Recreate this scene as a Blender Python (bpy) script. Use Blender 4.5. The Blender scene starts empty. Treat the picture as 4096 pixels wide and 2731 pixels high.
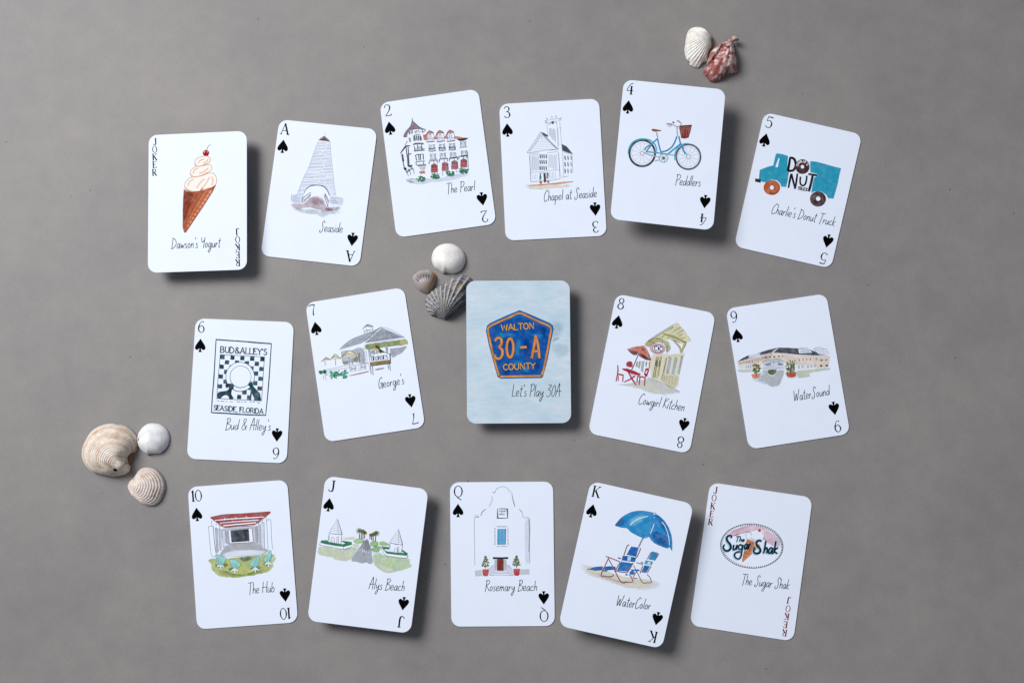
import bpy, bmesh, math, random
from mathutils import Vector, noise
from mathutils.geometry import tessellate_polygon

random.seed(7)
SC = bpy.context.scene
COL = SC.collection

# ------------------------------------------------------------------ camera, world, lamp, exposure
D, TILT, LENS = 0.8912, math.radians(5.5), 50.0
YC = -D * math.tan(TILT)
cam_d = bpy.data.cameras.new("camera")
cam_d.lens = LENS; cam_d.sensor_width = 36.0
cam_d.clip_start = 0.01; cam_d.clip_end = 50.0
cam = bpy.data.objects.new("camera", cam_d); COL.objects.link(cam)
cam.location = (0, YC, D); cam.rotation_euler = (TILT, 0, 0)
SC.camera = cam

world = bpy.data.worlds.new("World"); SC.world = world; world.use_nodes = True
bg = world.node_tree.nodes["Background"]
bg.inputs[0].default_value = (0.80, 0.88, 1.0, 1); bg.inputs[1].default_value = 0.24

key_d = bpy.data.lights.new("softbox", 'AREA')
key_d.shape = 'RECTANGLE'; key_d.size = 0.86; key_d.size_y = 0.86; key_d.spread = math.radians(66)
key_d.energy = 7.0; key_d.color = (1.0, 0.99, 0.985)
key = bpy.data.objects.new("softbox", key_d); COL.objects.link(key)
key.location = (-1.08, 0.74, 1.46)
key.rotation_euler = (Vector((0.04, -0.03, 0)) - Vector(key.location)).to_track_quat('-Z', 'Y').to_euler()

SC.view_settings.view_transform = 'Standard'
SC.view_settings.look = 'None'
SC.view_settings.exposure = 0.0
SC.view_settings.gamma = 1.0
SC.view_settings.use_curve_mapping = False
SC.render.engine = 'CYCLES'
SC.cycles.transparent_max_bounces = 48

# ------------------------------------------------------------------ helpers
FPX = LENS / 36.0 * 4096.0
def world_at(sx, sy, h=0.0):
    """Point of the plane z=h seen at photo pixel (sx, sy) of the 4096 wide photograph."""
    x = (sx - 2048.0) / FPX; y = -(sy - 1365.5) / FPX
    ct, st = math.cos(TILT), math.sin(TILT)
    dx, dy, dz = x, y * ct + st, y * st - ct
    s = (h - D) / dz
    return Vector((dx * s, YC + dy * s, h))

def tag(o, label=None, cat=None, group=None, kind=None):
    if label: o['label'] = label
    if cat: o['category'] = cat
    if group: o['group'] = group
    if kind: o['kind'] = kind
    return o

def link_mesh(name, verts, faces, mat, parent=None, cols=None, wash=None, smooth=False):
    me = bpy.data.meshes.new(name)
    me.from_pydata([tuple(v) for v in verts], [], faces)
    if cols is not None:
        a = me.color_attributes.new("Col", 'FLOAT_COLOR', 'POINT')
        a.data.foreach_set("color", [c for q in cols for c in q])
    if wash is not None:
        a = me.attributes.new("wash", 'FLOAT', 'POINT')
        a.data.foreach_set("value", wash)
    if smooth:
        me.polygons.foreach_set("use_smooth", [True] * len(me.polygons))
    me.materials.append(mat)
    o = bpy.data.objects.new(name, me); COL.objects.link(o)
    if parent: o.parent = parent
    return o

def lin(c):
    return c / 12.92 if c <= 0.04045 else ((c + 0.055) / 1.055) ** 2.4
def hexlin(h):
    h = h.lstrip('#'); return [lin(int(h[i:i + 2], 16) / 255.0) for i in (0, 2, 4)]
PAPER = (0.75, 0.815, 0.945)
WREF = hexlin('#dee8fa')
def ink(h):
    c = hexlin(h); mn, mx = min(c), max(c)
    if mn > .6 and mx - mn < .24 and c[0] - c[2] < .05:
        l = sum(c) / 3; k = min(1.02, l / .80 + .06); return [p * k for p in PAPER]
    return [min(0.9, c[i] / WREF[i] * PAPER[i]) for i in range(3)]
WHITE = '#e2ebfb'

def P(s):
    if not isinstance(s, str): return [tuple(p) for p in s]
    v = [float(a) for a in s.split()]
    return list(zip(v[0::2], v[1::2]))
def E(cx, cy, rx, ry=None, rot=0, n=28):
    ry = rx if ry is None else ry; r = math.radians(rot); out = []
    for i in range(n):
        a = 2 * math.pi * i / n; x, y = rx * math.cos(a), ry * math.sin(a)
        out.append((cx + x * math.cos(r) - y * math.sin(r), cy + x * math.sin(r) + y * math.cos(r)))
    return out
def CE(*a, **k):
    p = E(*a, **k); return p + [p[0]]
def catmull(p, closed=False, k=5):
    if len(p) < 3: return p
    n = len(p); out = []
    rng = range(n) if closed else range(n - 1)
    for i in rng:
        if closed: a, b, c, d = p[(i - 1) % n], p[i], p[(i + 1) % n], p[(i + 2) % n]
        else: a, b, c, d = p[max(i - 1, 0)], p[i], p[i + 1], p[min(i + 2, n - 1)]
        m = len(b)
        for j in range(k):
            t = j / k
            out.append(tuple(0.5 * (2 * b[q] + (c[q] - a[q]) * t + (2 * a[q] - 5 * b[q] + 4 * c[q] - d[q]) * t * t
                                    + (3 * b[q] - a[q] - 3 * c[q] + d[q]) * t ** 3) for q in range(m)))
    if not closed: out.append(p[-1])
    return out

# ------------------------------------------------------------------ materials
def new_mat(name):
    m = bpy.data.materials.new(name); m.use_nodes = True
    nt = m.node_tree; b = nt.nodes["Principled BSDF"]
    return m, nt, b
def N(nt, t, **k):
    n = nt.nodes.new(t)
    for a, v in k.items(): setattr(n, a, v)
    return n
def MIX(nt, blend='MIX'):
    n = nt.nodes.new("ShaderNodeMix"); n.data_type = 'RGBA'; n.blend_type = blend
    return n
def noise_node(nt, coord, scale, detail=3, rough=0.55, mapscale=None):
    n = N(nt, "ShaderNodeTexNoise"); n.inputs["Scale"].default_value = scale
    n.inputs["Detail"].default_value = detail; n.inputs["Roughness"].default_value = rough
    if mapscale:
        mp = N(nt, "ShaderNodeMapping"); mp.inputs["Scale"].default_value = mapscale
        nt.links.new(coord, mp.inputs["Vector"]); coord = mp.outputs[0]
    nt.links.new(coord, n.inputs["Vector"]); return n
def ramp(nt, src, stops):
    r = N(nt, "ShaderNodeValToRGB"); el = r.color_ramp.elements
    while len(el) < len(stops): el.new(0.5)
    for e, (p, c) in zip(el, stops):
        e.position = p; e.color = (*c, 1) if len(c) == 3 else c
    nt.links.new(src, r.inputs[0]); return r

def mat_tabletop():
    m, nt, b = new_mat("warm_grey_mineral_board")
    co = N(nt, "ShaderNodeTexCoord").outputs["Object"]
    big = noise_node(nt, co, 11, 6, .68)
    mid = noise_node(nt, co, 70, 4, .65)
    fine = noise_node(nt, co, 1100, 3, .7, (1, 1.5, 1))
    r1 = ramp(nt, big.outputs[0], [(.30, (.205, .194, .195)), (.70, (.256, .238, .230))])
    r2 = ramp(nt, mid.outputs[0], [(.30, (.945, .945, .95)), (.70, (1.055, 1.05, 1.045))])
    r3 = ramp(nt, fine.outputs[0], [(.28, (.85, .85, .85)), (.72, (1.15, 1.15, 1.15))])
    m1 = MIX(nt, 'MULTIPLY'); m1.inputs[0].default_value = 1
    nt.links.new(r1.outputs[0], m1.inputs[6]); nt.links.new(r2.outputs[0], m1.inputs[7])
    m2 = MIX(nt, 'MULTIPLY'); m2.inputs[0].default_value = 1
    nt.links.new(m1.outputs[2], m2.inputs[6]); nt.links.new(r3.outputs[0], m2.inputs[7])
    vo = N(nt, "ShaderNodeTexVoronoi"); vo.inputs["Scale"].default_value = 75
    nt.links.new(co, vo.inputs["Vector"])
    sp = ramp(nt, vo.outputs["Distance"], [(.018, (1, 1, 1)), (.05, (0, 0, 0))])
    vc = N(nt, "ShaderNodeSeparateColor"); nt.links.new(vo.outputs["Color"], vc.inputs[0])
    gt = N(nt, "ShaderNodeMath", operation='GREATER_THAN'); gt.inputs[1].default_value = .72
    nt.links.new(vc.outputs[0], gt.inputs[0])
    mu = N(nt, "ShaderNodeMath", operation='MULTIPLY')
    nt.links.new(sp.outputs[0], mu.inputs[0]); nt.links.new(gt.outputs[0], mu.inputs[1])
    m3 = MIX(nt); nt.links.new(mu.outputs[0], m3.inputs[0]); nt.links.new(m2.outputs[2], m3.inputs[6])
    m3.inputs[7].default_value = (.07, .062, .06, 1)
    nt.links.new(m3.outputs[2], b.inputs["Base Color"])
    b.inputs["Roughness"].default_value = .5
    b.inputs["Specular IOR Level"].default_value = .45
    bp = N(nt, "ShaderNodeBump"); bp.inputs["Strength"].default_value = .26; bp.inputs["Distance"].default_value = .0004
    nt.links.new(fine.outputs[0], bp.inputs["Height"]); nt.links.new(bp.outputs[0], b.inputs["Normal"])
    return m

def mat_paper():
    m, nt, b = new_mat("coated_white_card")
    co = N(nt, "ShaderNodeTexCoord").outputs["Object"]
    n = noise_node(nt, co, 60, 3)
    r = ramp(nt, n.outputs[0], [(.3, tuple(c * .985 for c in PAPER)), (.7, tuple(c * 1.01 for c in PAPER))])
    nt.links.new(r.outputs[0], b.inputs["Base Color"])
    b.inputs["Roughness"].default_value = .42; b.inputs["Specular IOR Level"].default_value = .35
    f = noise_node(nt, co, 1500, 2)
    bp = N(nt, "ShaderNodeBump"); bp.inputs["Strength"].default_value = .06; bp.inputs["Distance"].default_value = .0002
    nt.links.new(f.outputs[0], bp.inputs["Height"]); nt.links.new(bp.outputs[0], b.inputs["Normal"])
    return m

def mat_blue_paper():
    m, nt, b = new_mat("streaked_pale_blue_card")
    co = N(nt, "ShaderNodeTexCoord").outputs["Object"]
    big = noise_node(nt, co, 45, 3, .5, (1, 1.7, 1))
    st = noise_node(nt, co, 230, 5, .7, (.55, 1.7, 1))
    dk = noise_node(nt, co, 300, 3, .6, (.4, 1.6, 1))
    r1 = ramp(nt, big.outputs[0], [(.28, ink('#afc8da')), (.50, ink('#bcd0df')), (.70, ink('#c7d3e1'))])
    r2 = ramp(nt, st.outputs[0], [(.30, (.90, .915, .93)), (.5, (.97, .97, .97)), (.70, (1.05, 1.04, 1.04))])
    r3 = ramp(nt, dk.outputs[0], [(.64, (1, 1, 1)), (.76, (.78, .80, .83))])
    m1 = MIX(nt, 'MULTIPLY'); m1.inputs[0].default_value = 1
    nt.links.new(r1.outputs[0], m1.inputs[6]); nt.links.new(r2.outputs[0], m1.inputs[7])
    m2 = MIX(nt, 'MULTIPLY'); m2.inputs[0].default_value = 1
    nt.links.new(m1.outputs[2], m2.inputs[6]); nt.links.new(r3.outputs[0], m2.inputs[7])
    nt.links.new(m2.outputs[2], b.inputs["Base Color"])
    b.inputs["Roughness"].default_value = .42; b.inputs["Specular IOR Level"].default_value = .35
    return m

def mat_ink():
    """Printed ink / watercolour: colour and cover come from the drawing, the pigment granulates."""
    m, nt, b = new_mat("printed_watercolour_ink")
    co = N(nt, "ShaderNodeTexCoord").outputs["Object"]
    at = N(nt, "ShaderNodeAttribute", attribute_name="Col")
    wa = N(nt, "ShaderNodeAttribute", attribute_name="wash")
    n1 = noise_node(nt, co, 260, 4, .6); n2 = noise_node(nt, co, 620, 3, .6)
    l1 = ramp(nt, n1.outputs[0], [(.45, (0, 0, 0)), (.75, (1, 1, 1))])
    d1 = ramp(nt, n2.outputs[0], [(.35, (1, 1, 1)), (.55, (0, 0, 0))])
    def mul(a, bb, k):
        x = N(nt, "ShaderNodeMath", operation='MULTIPLY'); nt.links.new(a, x.inputs[0]); nt.links.new(bb, x.inputs[1])
        y = N(nt, "ShaderNodeMath", operation='MULTIPLY'); nt.links.new(x.outputs[0], y.inputs[0]); y.inputs[1].default_value = k
        return y.outputs[0]
    a = MIX(nt); nt.links.new(mul(l1.outputs[0], wa.outputs["Fac"], .28), a.inputs[0])
    nt.links.new(at.outputs["Color"], a.inputs[6]); a.inputs[7].default_value = (*PAPER, 1)
    c = MIX(nt, 'MULTIPLY'); nt.links.new(mul(d1.outputs[0], wa.outputs["Fac"], .38), c.inputs[0])
    nt.links.new(a.outputs[2], c.inputs[6]); c.inputs[7].default_value = (.70, .71, .74, 1)
    nt.links.new(c.outputs[2], b.inputs["Base Color"])
    b.inputs["Roughness"].default_value = .5; b.inputs["Specular IOR Level"].default_value = .02
    n3 = noise_node(nt, co, 150, 4, .6)
    f1 = ramp(nt, n3.outputs[0], [(.42, (0, 0, 0)), (.72, (1, 1, 1))])
    w2 = N(nt, "ShaderNodeMath", operation='MULTIPLY'); nt.links.new(wa.outputs["Fac"], w2.inputs[0]); nt.links.new(wa.outputs["Fac"], w2.inputs[1])
    iv = N(nt, "ShaderNodeMath", operation='SUBTRACT'); iv.inputs[0].default_value = 1.0
    nt.links.new(mul(f1.outputs[0], w2.outputs[0], .75), iv.inputs[1])
    nt.links.new(mul(at.outputs["Alpha"], iv.outputs[0], 1.0), b.inputs["Alpha"])
    return m

def mat_shell(name, rough=.5, bump=.25, scale=500):
    m, nt, b = new_mat(name)
    co = N(nt, "ShaderNodeTexCoord").outputs["Object"]
    at = N(nt, "ShaderNodeAttribute", attribute_name="Col")
    n = noise_node(nt, co, scale, 4, .65)
    r = ramp(nt, n.outputs[0], [(.3, (.80, .79, .78)), (.6, (1.05, 1.05, 1.05))])
    x = MIX(nt, 'MULTIPLY'); x.inputs[0].default_value = 1
    nt.links.new(at.outputs["Color"], x.inputs[6]); nt.links.new(r.outputs[0], x.inputs[7])
    nt.links.new(x.outputs[2], b.inputs["Base Color"])
    b.inputs["Roughness"].default_value = rough; b.inputs["Specular IOR Level"].default_value = .4
    bp = N(nt, "ShaderNodeBump"); bp.inputs["Strength"].default_value = bump; bp.inputs["Distance"].default_value = .0005
    nt.links.new(n.outputs[0], bp.inputs["Height"]); nt.links.new(bp.outputs[0], b.inputs["Normal"])
    return m

M_TABLE, M_PAPER, M_BLUE, M_INK = mat_tabletop(), mat_paper(), mat_blue_paper(), mat_ink()
M_FOAM, _nt, _b = new_mat("dark_foam")
_b.inputs["Base Color"].default_value = (.03, .03, .032, 1); _b.inputs["Roughness"].default_value = .9

# ------------------------------------------------------------------ setting
tb = [(-2, -1.6, 0), (2, -1.6, 0), (2, 1.6, 0), (-2, 1.6, 0)]
tv = tb + [(x, y, -.02) for x, y, z in tb]
top = link_mesh("tabletop", tv, [(0, 1, 2, 3), (7, 6, 5, 4), (0, 4, 5, 1), (1, 5, 6, 2), (2, 6, 7, 3), (3, 7, 4, 0)], M_TABLE)
tag(top, kind='structure')

# ------------------------------------------------------------------ stroke lettering
# thin handwriting: glyph = (advance, strokes); x right, y up, baseline 0, capitals 1 high
def G_(adv, *st): return (adv, [P(s) for s in st])
HAND = {
 ' ': G_(.24), "'": G_(.14, ".08 .98 .05 .78"),
 'a': G_(.36, ".27 .36 .15 .43 .04 .25 .06 .04 .16 .03 .27 .30", ".29 .42 .27 .1 .30 0 .36 .03"),
 'b': G_(.34, ".05 .88 .05 .3 .04 0", ".05 .28 .18 .43 .28 .25 .2 .02 .05 .03"),
 'c': G_(.30, ".25 .36 .14 .43 .03 .22 .08 .02 .27 .06"),
 'd': G_(.36, ".26 .34 .13 .4 .03 .2 .08 .01 .2 .08 .27 .33", ".30 .92 .28 .4 .29 0"),
 'e': G_(.32, ".04 .18 .24 .28 .2 .43 .08 .4 .03 .2 .1 .01 .30 .10"),
 'g': G_(.36, ".26 .36 .13 .43 .03 .22 .09 .03 .2 .1 .27 .38", ".29 .42 .28 0 .22 -.36 .1 -.42 .07 -.28 .2 -.08 .36 .06"),
 'h': G_(.32, ".05 .92 .06 .4 .04 0", ".05 .2 .14 .4 .22 .4 .25 .2 .25 0"),
 'i': G_(.14, ".06 .42 .05 .2 .06 0", ".08 .58 .085 .64"),
 'k': G_(.34, ".05 .92 .05 .4 .04 0", ".27 .45 .06 .2 .30 -.02"),
 'l': G_(.15, ".07 .96 .06 .4 .06 0"),
 'm': G_(.46, ".04 .42 .04 0", ".04 .2 .12 .4 .19 .38 .20 0", ".20 .2 .28 .4 .36 .36 .38 0"),
 'n': G_(.32, ".04 .42 .04 0", ".04 .2 .14 .4 .22 .38 .25 0"),
 'o': G_(.32, ".15 .42 .04 .24 .12 .01 .26 .2 .17 .42 .13 .42"),
 'p': G_(.34, ".06 .42 .05 0 .03 -.42", ".05 .25 .16 .42 .27 .28 .2 .03 .05 .05"),
 'r': G_(.25, ".04 .42 .04 0", ".04 .2 .12 .38 .23 .38"),
 's': G_(.26, ".2 .4 .08 .4 .06 .28 .19 .16 .16 .01 .01 .03"),
 't': G_(.25, ".12 .85 .10 .2 .13 0 .22 .04", "0 .58 .24 .61"),
 'u': G_(.34, ".04 .42 .04 .1 .12 0 .22 .15 .26 .42", ".26 .42 .27 0"),
 'w': G_(.42, ".03 .42 .08 .02 .18 .3 .24 .02 .38 .43"),
 'y': G_(.36, ".04 .42 .06 .15 .15 .12 .27 .42", ".27 .42 .25 0 .18 -.36 .08 -.4 .06 -.25 .19 -.05 .36 .06"),
 'D': G_(.50, ".07 .95 .05 0", "-.03 .95 .28 .82 .42 .45 .28 .1 -.02 -.06"),
 'Y': G_(.40, ".02 .95 .05 .6 .16 .5 .30 .72", ".33 .97 .30 .3 .28 -.05"),
 'S': G_(.44, ".38 .78 .33 .97 .20 .93 .17 .7 .28 .4 .27 .08 .14 -.1 .02 .02 .08 .16"),
 'T': G_(.42, "-.04 .95 .45 .98", ".2 .95 .19 .3 .18 -.12"),
 'P': G_(.38, ".07 .95 .05 -.05", "-.04 .92 .2 1 .36 .8 .25 .5 .06 .44"),
 'C': G_(.42, ".38 .85 .28 .98 .1 .7 .04 .3 .12 -.04 .28 .02 .38 .14"),
 'B': G_(.44, ".08 .95 .05 -.02", "-.03 .94 .22 1 .32 .78 .08 .52", ".08 .52 .36 .42 .37 .15 .2 0 -.02 -.04"),
 'A': G_(.44, "0 -.02 .17 .95 .24 .95 .34 -.02", "-.02 .42 .46 .45"),
 'G': G_(.42, ".36 .85 .27 .98 .1 .7 .04 .3 .12 0 .24 .1 .30 .42", ".18 .42 .38 .44 .35 -.1"),
 'L': G_(.36, ".07 .98 .05 0", ".05 0 .36 .02"),
 'K': G_(.40, ".07 .97 .04 -.02", ".36 .92 .06 .45 .40 0"),
 'W': G_(.56, ".02 .95 .10 -.02 .25 .65 .33 .0 .52 1.02"),
 'H': G_(.50, ".06 .97 .05 0", ".42 1 .40 0", "-.03 .46 .50 .5"),
 'R': G_(.40, ".07 .96 .05 -.1", "-.04 .93 .22 1 .32 .78 .07 .48", ".1 .48 .40 0"),
 '3': G_(.38, ".02 .92 .32 .92 .10 .56 .28 .5 .32 .2 .15 -.02 0 .08"),
 '0': G_(.40, ".2 .92 .06 .6 .08 .1 .2 0 .32 .3 .30 .75 .2 .92"),
 '&': G_(.48, ".42 0 .1 .72 .14 .95 .26 .95 .28 .75 .06 .35 .04 .1 .16 0 .30 .12 .42 .42"),
}
# plain painted capitals
BLK = {
 ' ': G_(.35), "'": G_(.18, ".09 1 .07 .75"), ',': G_(.2, ".1 .05 .04 -.18"),
 'A': G_(.74, "0 0 .32 1 .66 0", ".12 .35 .54 .35"), 'B': G_(.66, ".05 0 .05 1 .4 .95 .45 .75 .3 .55 .05 .52", ".3 .53 .52 .4 .5 .12 .3 0 .05 0"),
 'C': G_(.66, ".55 .82 .35 1 .08 .75 .06 .3 .3 0 .56 .15"), 'D': G_(.72, ".05 0 .05 1 .38 .93 .58 .55 .42 .1 .05 0"),
 'E': G_(.6, ".5 1 .05 1 .05 0 .52 0", ".05 .52 .4 .52"), 'F': G_(.56, ".5 1 .05 1 .05 0", ".05 .52 .4 .52"),
 'G': G_(.72, ".56 .82 .35 1 .08 .75 .06 .3 .3 0 .58 .15 .58 .42 .36 .42"), 'H': G_(.7, ".05 1 .05 0", ".55 1 .55 0", ".05 .5 .55 .5"),
 'I': G_(.28, ".1 1 .1 0"), 'K': G_(.66, ".05 1 .05 0", ".52 1 .08 .45 .56 0"), 'L': G_(.56, ".05 1 .05 0 .5 0"),
 'N': G_(.74, ".05 0 .05 1 .58 0 .58 1"), 'O': G_(.76, ".34 1 .08 .75 .08 .25 .34 0 .6 .25 .6 .75 .34 1"),
 'R': G_(.66, ".05 0 .05 1 .4 .95 .48 .72 .3 .5 .05 .48", ".28 .48 .55 0"), 'S': G_(.58, ".48 .85 .28 1 .08 .8 .2 .56 .45 .4 .46 .12 .25 0 .04 .14"),
 'T': G_(.64, "0 1 .6 1", ".3 1 .3 0"), 'U': G_(.7, ".05 1 .06 .25 .3 0 .54 .25 .55 1"), 'W': G_(.9, "0 1 .2 0 .4 .8 .6 0 .8 1"),
 'Y': G_(.64, "0 1 .3 .5 .58 1", ".3 .5 .3 0"), '&': G_(.76, ".66 0 .15 .7 .2 .97 .4 .97 .4 .72 .08 .35 .1 .06 .34 0 .6 .4"),
}
CURVED = set("BCDGORSU&'")
# high-contrast serif indices: strokes (points, widths); widths are fractions of the height
k_, h_ = .14, .056
SER = {
 'A': (.84, [("0.06 0 .42 1", h_), (".40 1 .76 0", k_), (".17 .34 .62 .34", h_), ("-.04 .02 .18 .02", h_), (".60 .02 .92 .02", h_)]),
 'J': (.60, [(".46 1 .46 .22 .34 .02 .14 .02 .04 .16", [k_, k_, k_ * .7, h_, k_ * .8]), (".28 .98 .64 .98", h_)]),
 'O': (.80, [(".40 1 .14 .82 .06 .5 .14 .18 .40 0 .66 .18 .74 .5 .66 .82 .40 1", [h_, .08, .10, .08, h_, .08, .10, .08, h_])]),
 'K': (.80, [(".14 1 .14 0", k_), (".66 1 .20 .46", h_), (".32 .58 .72 0", k_), ("0 .98 .28 .98", h_), ("0 .02 .28 .02", h_), (".52 .98 .80 .98", h_), (".56 .02 .86 .02", h_)]),
 'E': (.68, [(".14 1 .14 0", k_), ("0 .98 .60 .98", h_), (".14 .52 .46 .52", h_), ("0 .02 .64 .02", h_), (".60 1 .60 .78", h_), (".64 0 .64 .24", h_), (".46 .62 .46 .42", h_)]),
 'R': (.80, [(".14 1 .14 0", k_), ("0 .98 .36 .98 .58 .88 .58 .62 .36 .50 .14 .50", [h_, h_, .08, .09, h_, h_]), (".36 .50 .70 0", k_), ("0 .02 .28 .02", h_), (".62 .02 .84 .02", h_)]),
 'Q': (.86, [(".43 1 .14 .82 .05 .5 .14 .18 .43 0 .72 .18 .81 .5 .72 .82 .43 1", [h_, .08, .11, .08, h_, .08, .11, .08, h_]), (".30 -.02 .45 -.10 .62 -.22 .76 -.24", [h_, .07, .07, h_])]),
 '2': (.62, [(".05 .76 .10 .94 .30 1 .50 .92 .55 .72 .44 .48 .22 .22 .04 .04", [.09, h_, h_, .08, .11, .08, h_, h_]), (".03 .03 .58 .04 .60 .16", [.05, .07, h_])]),
 '3': (.62, [(".07 .84 .22 .99 .44 .96 .54 .78 .44 .60 .24 .54", [.09, h_, .07, .11, .06, h_]), (".24 .54 .48 .48 .58 .26 .46 .04 .22 .01 .05 .16", [h_, .07, .12, .06, h_, .09])]),
 '4': (.64, [(".60 1 .38 .92 .16 .62 .02 .32", [.07, h_, h_, h_]), (".02 .31 .66 .34", h_), (".46 .76 .46 0", k_), (".32 .01 .60 .01", h_)]),
 '5': (.62, [(".12 .95 .56 .97 .58 .88", [.07, .09, h_]), (".14 .96 .09 .58", h_), (".09 .58 .30 .66 .52 .56 .60 .32 .48 .06 .22 0 .04 .14", [h_, h_, .08, .12, .07, h_, .09])]),
 '6': (.66, [(".56 .92 .42 1 .22 .86 .08 .5 .10 .18 .32 0 .54 .12 .60 .32 .50 .56 .32 .62 .14 .48", [.08, h_, .05, .11, .09, h_, .07, .11, .07, h_, h_])]),
 '7': (.60, [(".02 .84 .05 .97 .58 .97", [h_, .07, .09]), (".58 .97 .44 .66 .34 .36 .33 .04", [h_, .05, .08, .11])]),
 '8': (.64, [(".32 1 .14 .90 .12 .70 .32 .54 .52 .70 .50 .90 .32 1", [h_, .08, .09, h_, .09, .08, h_]), (".32 .54 .09 .40 .07 .18 .32 0 .57 .18 .55 .40 .32 .54", [h_, .08, .11, h_, .11, .08, h_])]),
 '1': (.36, [(".18 1 .18 0", k_), (".04 .86 .18 .98", h_), (".04 .02 .34 .02", h_)]),
 '0': (.72, [(".36 1 .14 .82 .07 .5 .14 .18 .36 0 .58 .18 .65 .5 .58 .82 .36 1", [h_, .07, .11, .07, h_, .07, .11, .07, h_])]),
}
SER['9'] = (.66, [(" ".join(f"{.66 - a} {1 - b}" for a, b in P(SER['6'][1][0][0])), SER['6'][1][0][1])])
SPADE = [(0, .5), (.10, .38), (.24, .22), (.38, .06), (.47, -.08), (.49, -.22), (.40, -.32), (.26, -.34), (.13, -.27), (.07, -.22),
         (.085, -.34), (.17, -.49), (-.17, -.49), (-.085, -.34), (-.07, -.22), (-.13, -.27), (-.26, -.34), (-.40, -.32), (-.49, -.22),
         (-.47, -.08), (-.38, .06), (-.24, .22), (-.10, .38)]

# ------------------------------------------------------------------ the drawing kit: everything is drawn flat on the card it belongs to
class Card:
    pass
HEAVY = ('caption', 'rank_index', 'joker_index', 'spade_pip', 'sign_lettering', 'shield', 'shield_lettering', 'sign_border', 'checkerboard', 'moon')
C = None
LAYER = 1.1e-6
def begin(crop, quad, h):
    global C
    C = Card(); C.ox, C.oy, C.k = crop; C.h = h
    C.q = P(quad)
    ctr = [sum(p[i] for p in C.q) / 4 for i in (0, 1)]
    w = [world_at(C.ox + x / C.k, C.oy + y / C.k, h) for x, y in C.q]
    C.ctr = sum(w, Vector()) / 4
    ax = (w[1] - w[0]) + (w[2] - w[3])
    C.ang = math.atan2(ax.y, ax.x)
    C.pxang = math.atan2(C.q[1][1] - C.q[0][1], C.q[1][0] - C.q[0][0])
    C.mesh = {}; C.grp = 'illustration'; C.n = 0; C.sub = 0
    C.corners = [loc(p) for p in C.q]
def loc(p):
    w = world_at(C.ox + p[0] / C.k, C.oy + p[1] / C.k, C.h) - C.ctr
    c, s = math.cos(-C.ang), math.sin(-C.ang)
    return (w.x * c - w.y * s, w.x * s + w.y * c)
def g(name): C.grp = name
def buf():
    return C.mesh.setdefault(C.grp, ([], [], [], []))
def put(pts, faces, cols, wash, z):
    V, F_, K, W = buf(); o = len(V)
    for p in pts:
        x, y = loc(p); V.append((x, y, z))
    F_.extend([tuple(i + o for i in f) for f in faces]); K.extend(cols); W.extend([wash] * len(pts))
def nz():
    C.n += 1; return C.n * LAYER
def F(col, pts, a=1.0, fe=0.0, wash=.45, sm=False, z=None):
    pts = P(pts)
    if sm or fe: pts = catmull(pts, True, 4)
    if z is not None: C.sub += 1; z += (C.sub % 12) * 7e-8
    z = nz() if z is None else z
    c = ink(col)
    if fe:
        jt = min(5, .05 * min(max(p[i] for p in pts) - min(p[i] for p in pts) for i in (0, 1))); pts = [(x + random.uniform(-jt, jt), y + random.uniform(-jt, jt)) for x, y in pts]
        n = len(pts); cx = sum(p[0] for p in pts) / n; cy = sum(p[1] for p in pts) / n
        inn = [(cx + (x - cx) * (1 - fe), cy + (y - cy) * (1 - fe)) for x, y in pts]
        tri = tessellate_polygon([[Vector((x, y, 0)) for x, y in inn]])
        faces = [tuple(t) for t in tri] + [(i, (i + 1) % n, n + (i + 1) % n, n + i) for i in range(n)]
        put(inn + pts, faces, [(*c, a)] * n + [(*c, 0.0)] * n, wash, z)
    else:
        tri = tessellate_polygon([[Vector((x, y, 0)) for x, y in pts]])
        put(pts, [tuple(t) for t in tri], [(*c, a)] * len(pts), wash, z)
def S(col, w, *lines, sm=True, a=1.0, wash=.3, z=None, jit=0.0):
    z0 = z; c = ink(col)
    for ln in lines:
        z = nz() if z0 is None else z0
        C.sub += 1; z = z + (C.sub % 12) * 7e-8 if z0 is not None else z
        p = P(ln); n = len(p)
        ws = list(w) if isinstance(w, (list, tuple)) else [w] * n
        if C.grp.split('.')[0] not in HEAVY: ws = [q * .88 for q in ws]
        q = [(p[i][0] + random.uniform(-jit, jit), p[i][1] + random.uniform(-jit, jit), ws[i]) for i in range(n)]
        closed = n > 3 and p[0] == p[-1]
        if sm and n > 2:
            q = catmull(q[:-1], True) + [None] if closed else catmull(q)
            if closed: q[-1] = q[0]
        L, R = [], []; m = len(q)
        for i in range(m):
            if closed and i in (0, m - 1): A, B = q[m - 2], q[1]
            else: A, B = q[max(i - 1, 0)], q[min(i + 1, m - 1)]
            dx, dy = B[0] - A[0], B[1] - A[1]; l = math.hypot(dx, dy) or 1
            nx, ny = -dy / l * q[i][2] / 2, dx / l * q[i][2] / 2
            if not sm and 0 < i < m - 1:      # mitre
                d1 = (q[i][0] - A[0], q[i][1] - A[1]); l1 = math.hypot(*d1) or 1
                cs = abs((d1[0] * dx + d1[1] * dy) / (l1 * l)); f = 1 / max(cs, .45); nx *= f; ny *= f
            L.append((q[i][0] + nx, q[i][1] + ny)); R.append((q[i][0] - nx, q[i][1] - ny))
        put(L + R, [(i, i + 1, m + i + 1, m + i) for i in range(m - 1)], [(*c, a)] * (2 * m), wash, z)
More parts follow.
